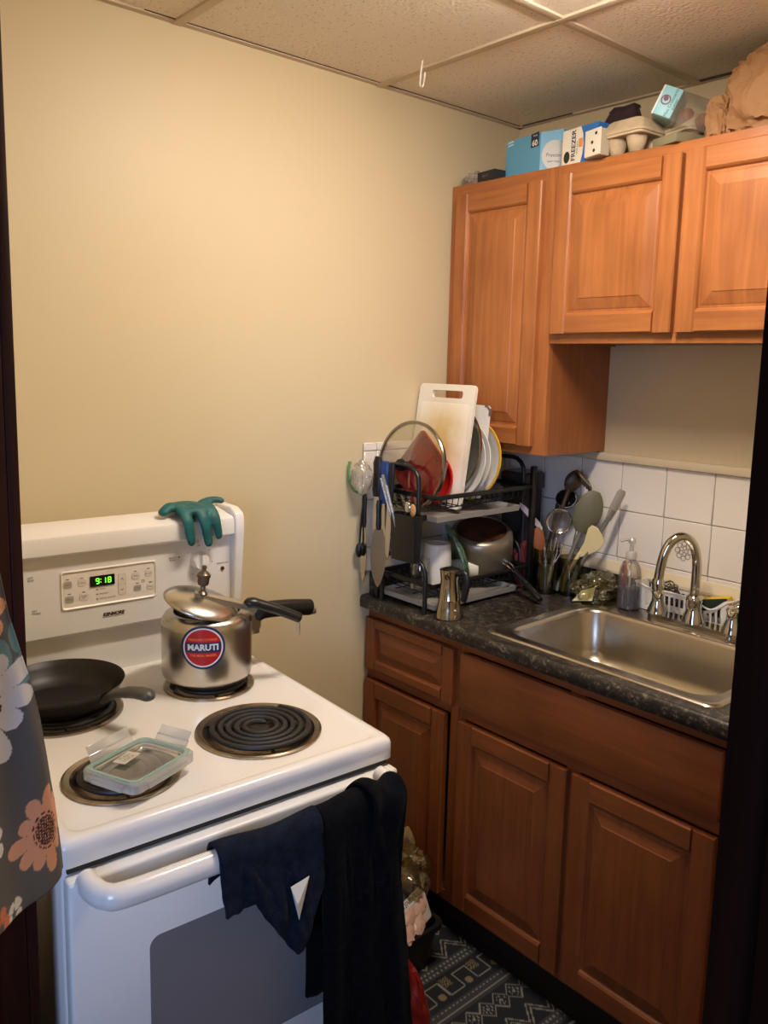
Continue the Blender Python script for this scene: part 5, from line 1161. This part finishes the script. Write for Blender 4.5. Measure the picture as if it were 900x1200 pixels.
# ------------------------------------------------------------------ floor: rug, bags and bin beside the stove
b = MB(); cols = []; x0, x1, y0, y1 = -1.16, -.585, -1.5, -.30; step = .0034
nu = int((x1 - x0) / step); nv = int((y1 - y0) / step); vs = []
RB, RG, RW, RT = lin((22, 24, 29)), lin((52, 52, 54)), lin((128, 126, 118)), lin((120, 104, 74))
def rug(x, s):
    s = s % .30
    if s < .075:      # lattice of small diamonds
        a, c = (x % .05) - .025, s - .036; m_ = abs(a) + abs(c)
        return RW if (.026 < m_ < .030 or m_ < .006 or (.012 < m_ < .018 and int((a + 1) * 250) % 2)) else RB
    if s < .145:      # double zigzag
        zz = abs((x % .075) - .0375) * 1.2; q = s - .083
        return RW if (abs(q - zz) < .0028 or abs(q - zz - .016) < .0028) else RB
    if s < .178:      # grey dotted band
        q = s - .145; return RW if (abs(q - .009) < .0032 and (x % .014) < .0064) or (abs(q - .024) < .0032 and ((x + .007) % .014) < .0064) else RG
    if s < .262:      # stepped blocks with rosettes
        q = s - .178; a = (x + .01) % .10
        if math.hypot(a - .025, q - .058) < .011: return RT
        if max(abs(a - .07), abs(q - .026)) < .014 and (int((a - .07) * 300) + int((q - .026) * 300)) % 2: return RT
        lv = .016 if a < .05 else .066
        if abs(q - lv) < .0026 or (min(abs(a - .05), abs(a)) < .0026 and .016 < q < .066): return RW
        return RB
    q = s - .262; return RW if (abs(q - .010) < .0032 and (x % .014) < .0064) or abs(q - .026) < .0018 else RG
for j in range(nv + 1):
    for i in range(nu + 1):
        x, y = x0 + i * step, y0 + j * step; vs.append((x, y, .010 + .0015 * noise.noise((x * 6, y * 6, 0)))); cols.append(rug(x, y1 - y))
b.add(vs, [(j * (nu + 1) + i, j * (nu + 1) + i + 1, (j + 1) * (nu + 1) + i + 1, (j + 1) * (nu + 1) + i) for j in range(nv) for i in range(nu)])
n0 = len(b.v); ring = [(x0, y0), (x1, y0), (x1, y1), (x0, y1)]
b.loops([[(x, y, .0005) for x, y in ring], [(x, y, .0098) for x, y in ring]], close0=True); cols += [RB] * 8
tag(build('runner_rug', b, attr_mat('rug_pile', .95, .4, 900), print_cols=cols), 'dark runner rug with pale zigzag bands lying before the base cabinets', 'rug')
# black bin with packages
t = thing('storage_bin', 'low black bin on the floor between stove and base cabinet', 'bin', (-.80, -.22, 0)); b = MB(); binm = M('black_bin', (14, 14, 15), .45)
def bl(i, z): return [(x, y, z) for x, y in rrect(-.95 + i, -.70 - i, -.45 + i, -.06 - i, .03)]
b.loops([bl(.02, .002), bl(.0, .13), bl(.004, .13), bl(.024, .006)], close0=True, close1=True); build('bin_body', b, binm, t)
b = MB(); b.loops([bl(-.006, .12), bl(-.006, .134), bl(.006, .134), bl(.006, .12)], close0=False); build('bin_rim', b, binm, t)
t = thing('snack_bag', 'shiny clear bag of golden food standing in the low black bin behind the food pack', 'bag', (-.745, -.285, .10))
b = MB(); b.bm(crumple((-.745, -.275, .225), (.078, .112, .110), 1.7, .30, 4)); b.bm(crumple((-.735, -.215, .370), (.02, .035, .08), 4.2, .3, 3)); build('film', b, clear('golden_film', (232, 222, 186), .16, .12, .08, (190, 170, 110), bump=1), t)
b = MB(); b.bm(crumple((-.745, -.280, .220), (.058, .088, .090), 7.4, .5, 4)); build('golden_contents', b, M('golden_food', (142, 118, 52), .45, c2=(74, 56, 24), vscale=22), t)
t = thing('meat_pack', 'white and blue food pack of pink pieces leaning in the bin', 'package', (-.80, -.37, .22)); X = frame((-.905, -.470, .125), Vector((.80, .22, .04)), Vector((.10, .32, .30)), Vector((-.25, -.72, .62)))
b = MB(X); b.box(0, .20, 0, .15, -.015, .010, .006); pk_ = build('pack_film', b, M('pack_white', (206, 196, 186), .35), t)
b = MB(X); b.box(.0, .20, .074, .128, .010, .0112); b2 = build('blue_band', b, M('pack_blue', (60, 78, 98), .4), pk_, smooth=False)
b = MB(X); b.box(.01, .19, .064, .088, .0112, .0124); build('white_strip', b, M('pack_strip', (220, 216, 208), .4), b2, smooth=False)
b = MB(X); b.text('TENDERS', .018, lambda u, v: (.130 + u, .076 + v, .013)); build('lettering', b, navy_c, b2, smooth=False)
random.seed(3)
for (x, y) in ((.03, .012), (.08, .016), (.13, .012), (.045, .043), (.10, .046), (.155, .042)):
    b = MB(X); b.bm(crumple((x + .01, y, .010), (.024, .019, .007), x * 60, .4, 3)); build('pink_piece', b, M('pink_meat', (206, 168, 152), .35), pk_)
t = thing('red_bag', 'shiny red plastic bag on the floor beside the stove', 'bag', (-.92, -.56, 0))
b = MB(); bm = bmesh.new(); bmesh.ops.create_icosphere(bm, subdivisions=5, radius=1)
for v in bm.verts:
    q = v.co.copy(); w = 1 + .22 * fbm(q * 1.8 + Vector((5, 2, 0)), 1, 3); h = (q.z + 1) / 2; k = (1 - .55 * h)
    v.co = Vector((-.962 + q.x * .075 * w * k, -.560 + q.y * .10 * w * k, max(.0125, .115 + q.z * .125 * w)))
b.bm(bm); build('bag_body', b, M('red_film', (112, 18, 16), .3, coat=.2, bump=.4, bscale=40), t)
b = MB(); b.bm(crumple((-.962, -.545, .236), (.018, .025, .035), 2.2, .5, 3)); build('twisted_neck', b, MATS['red_film'], t)
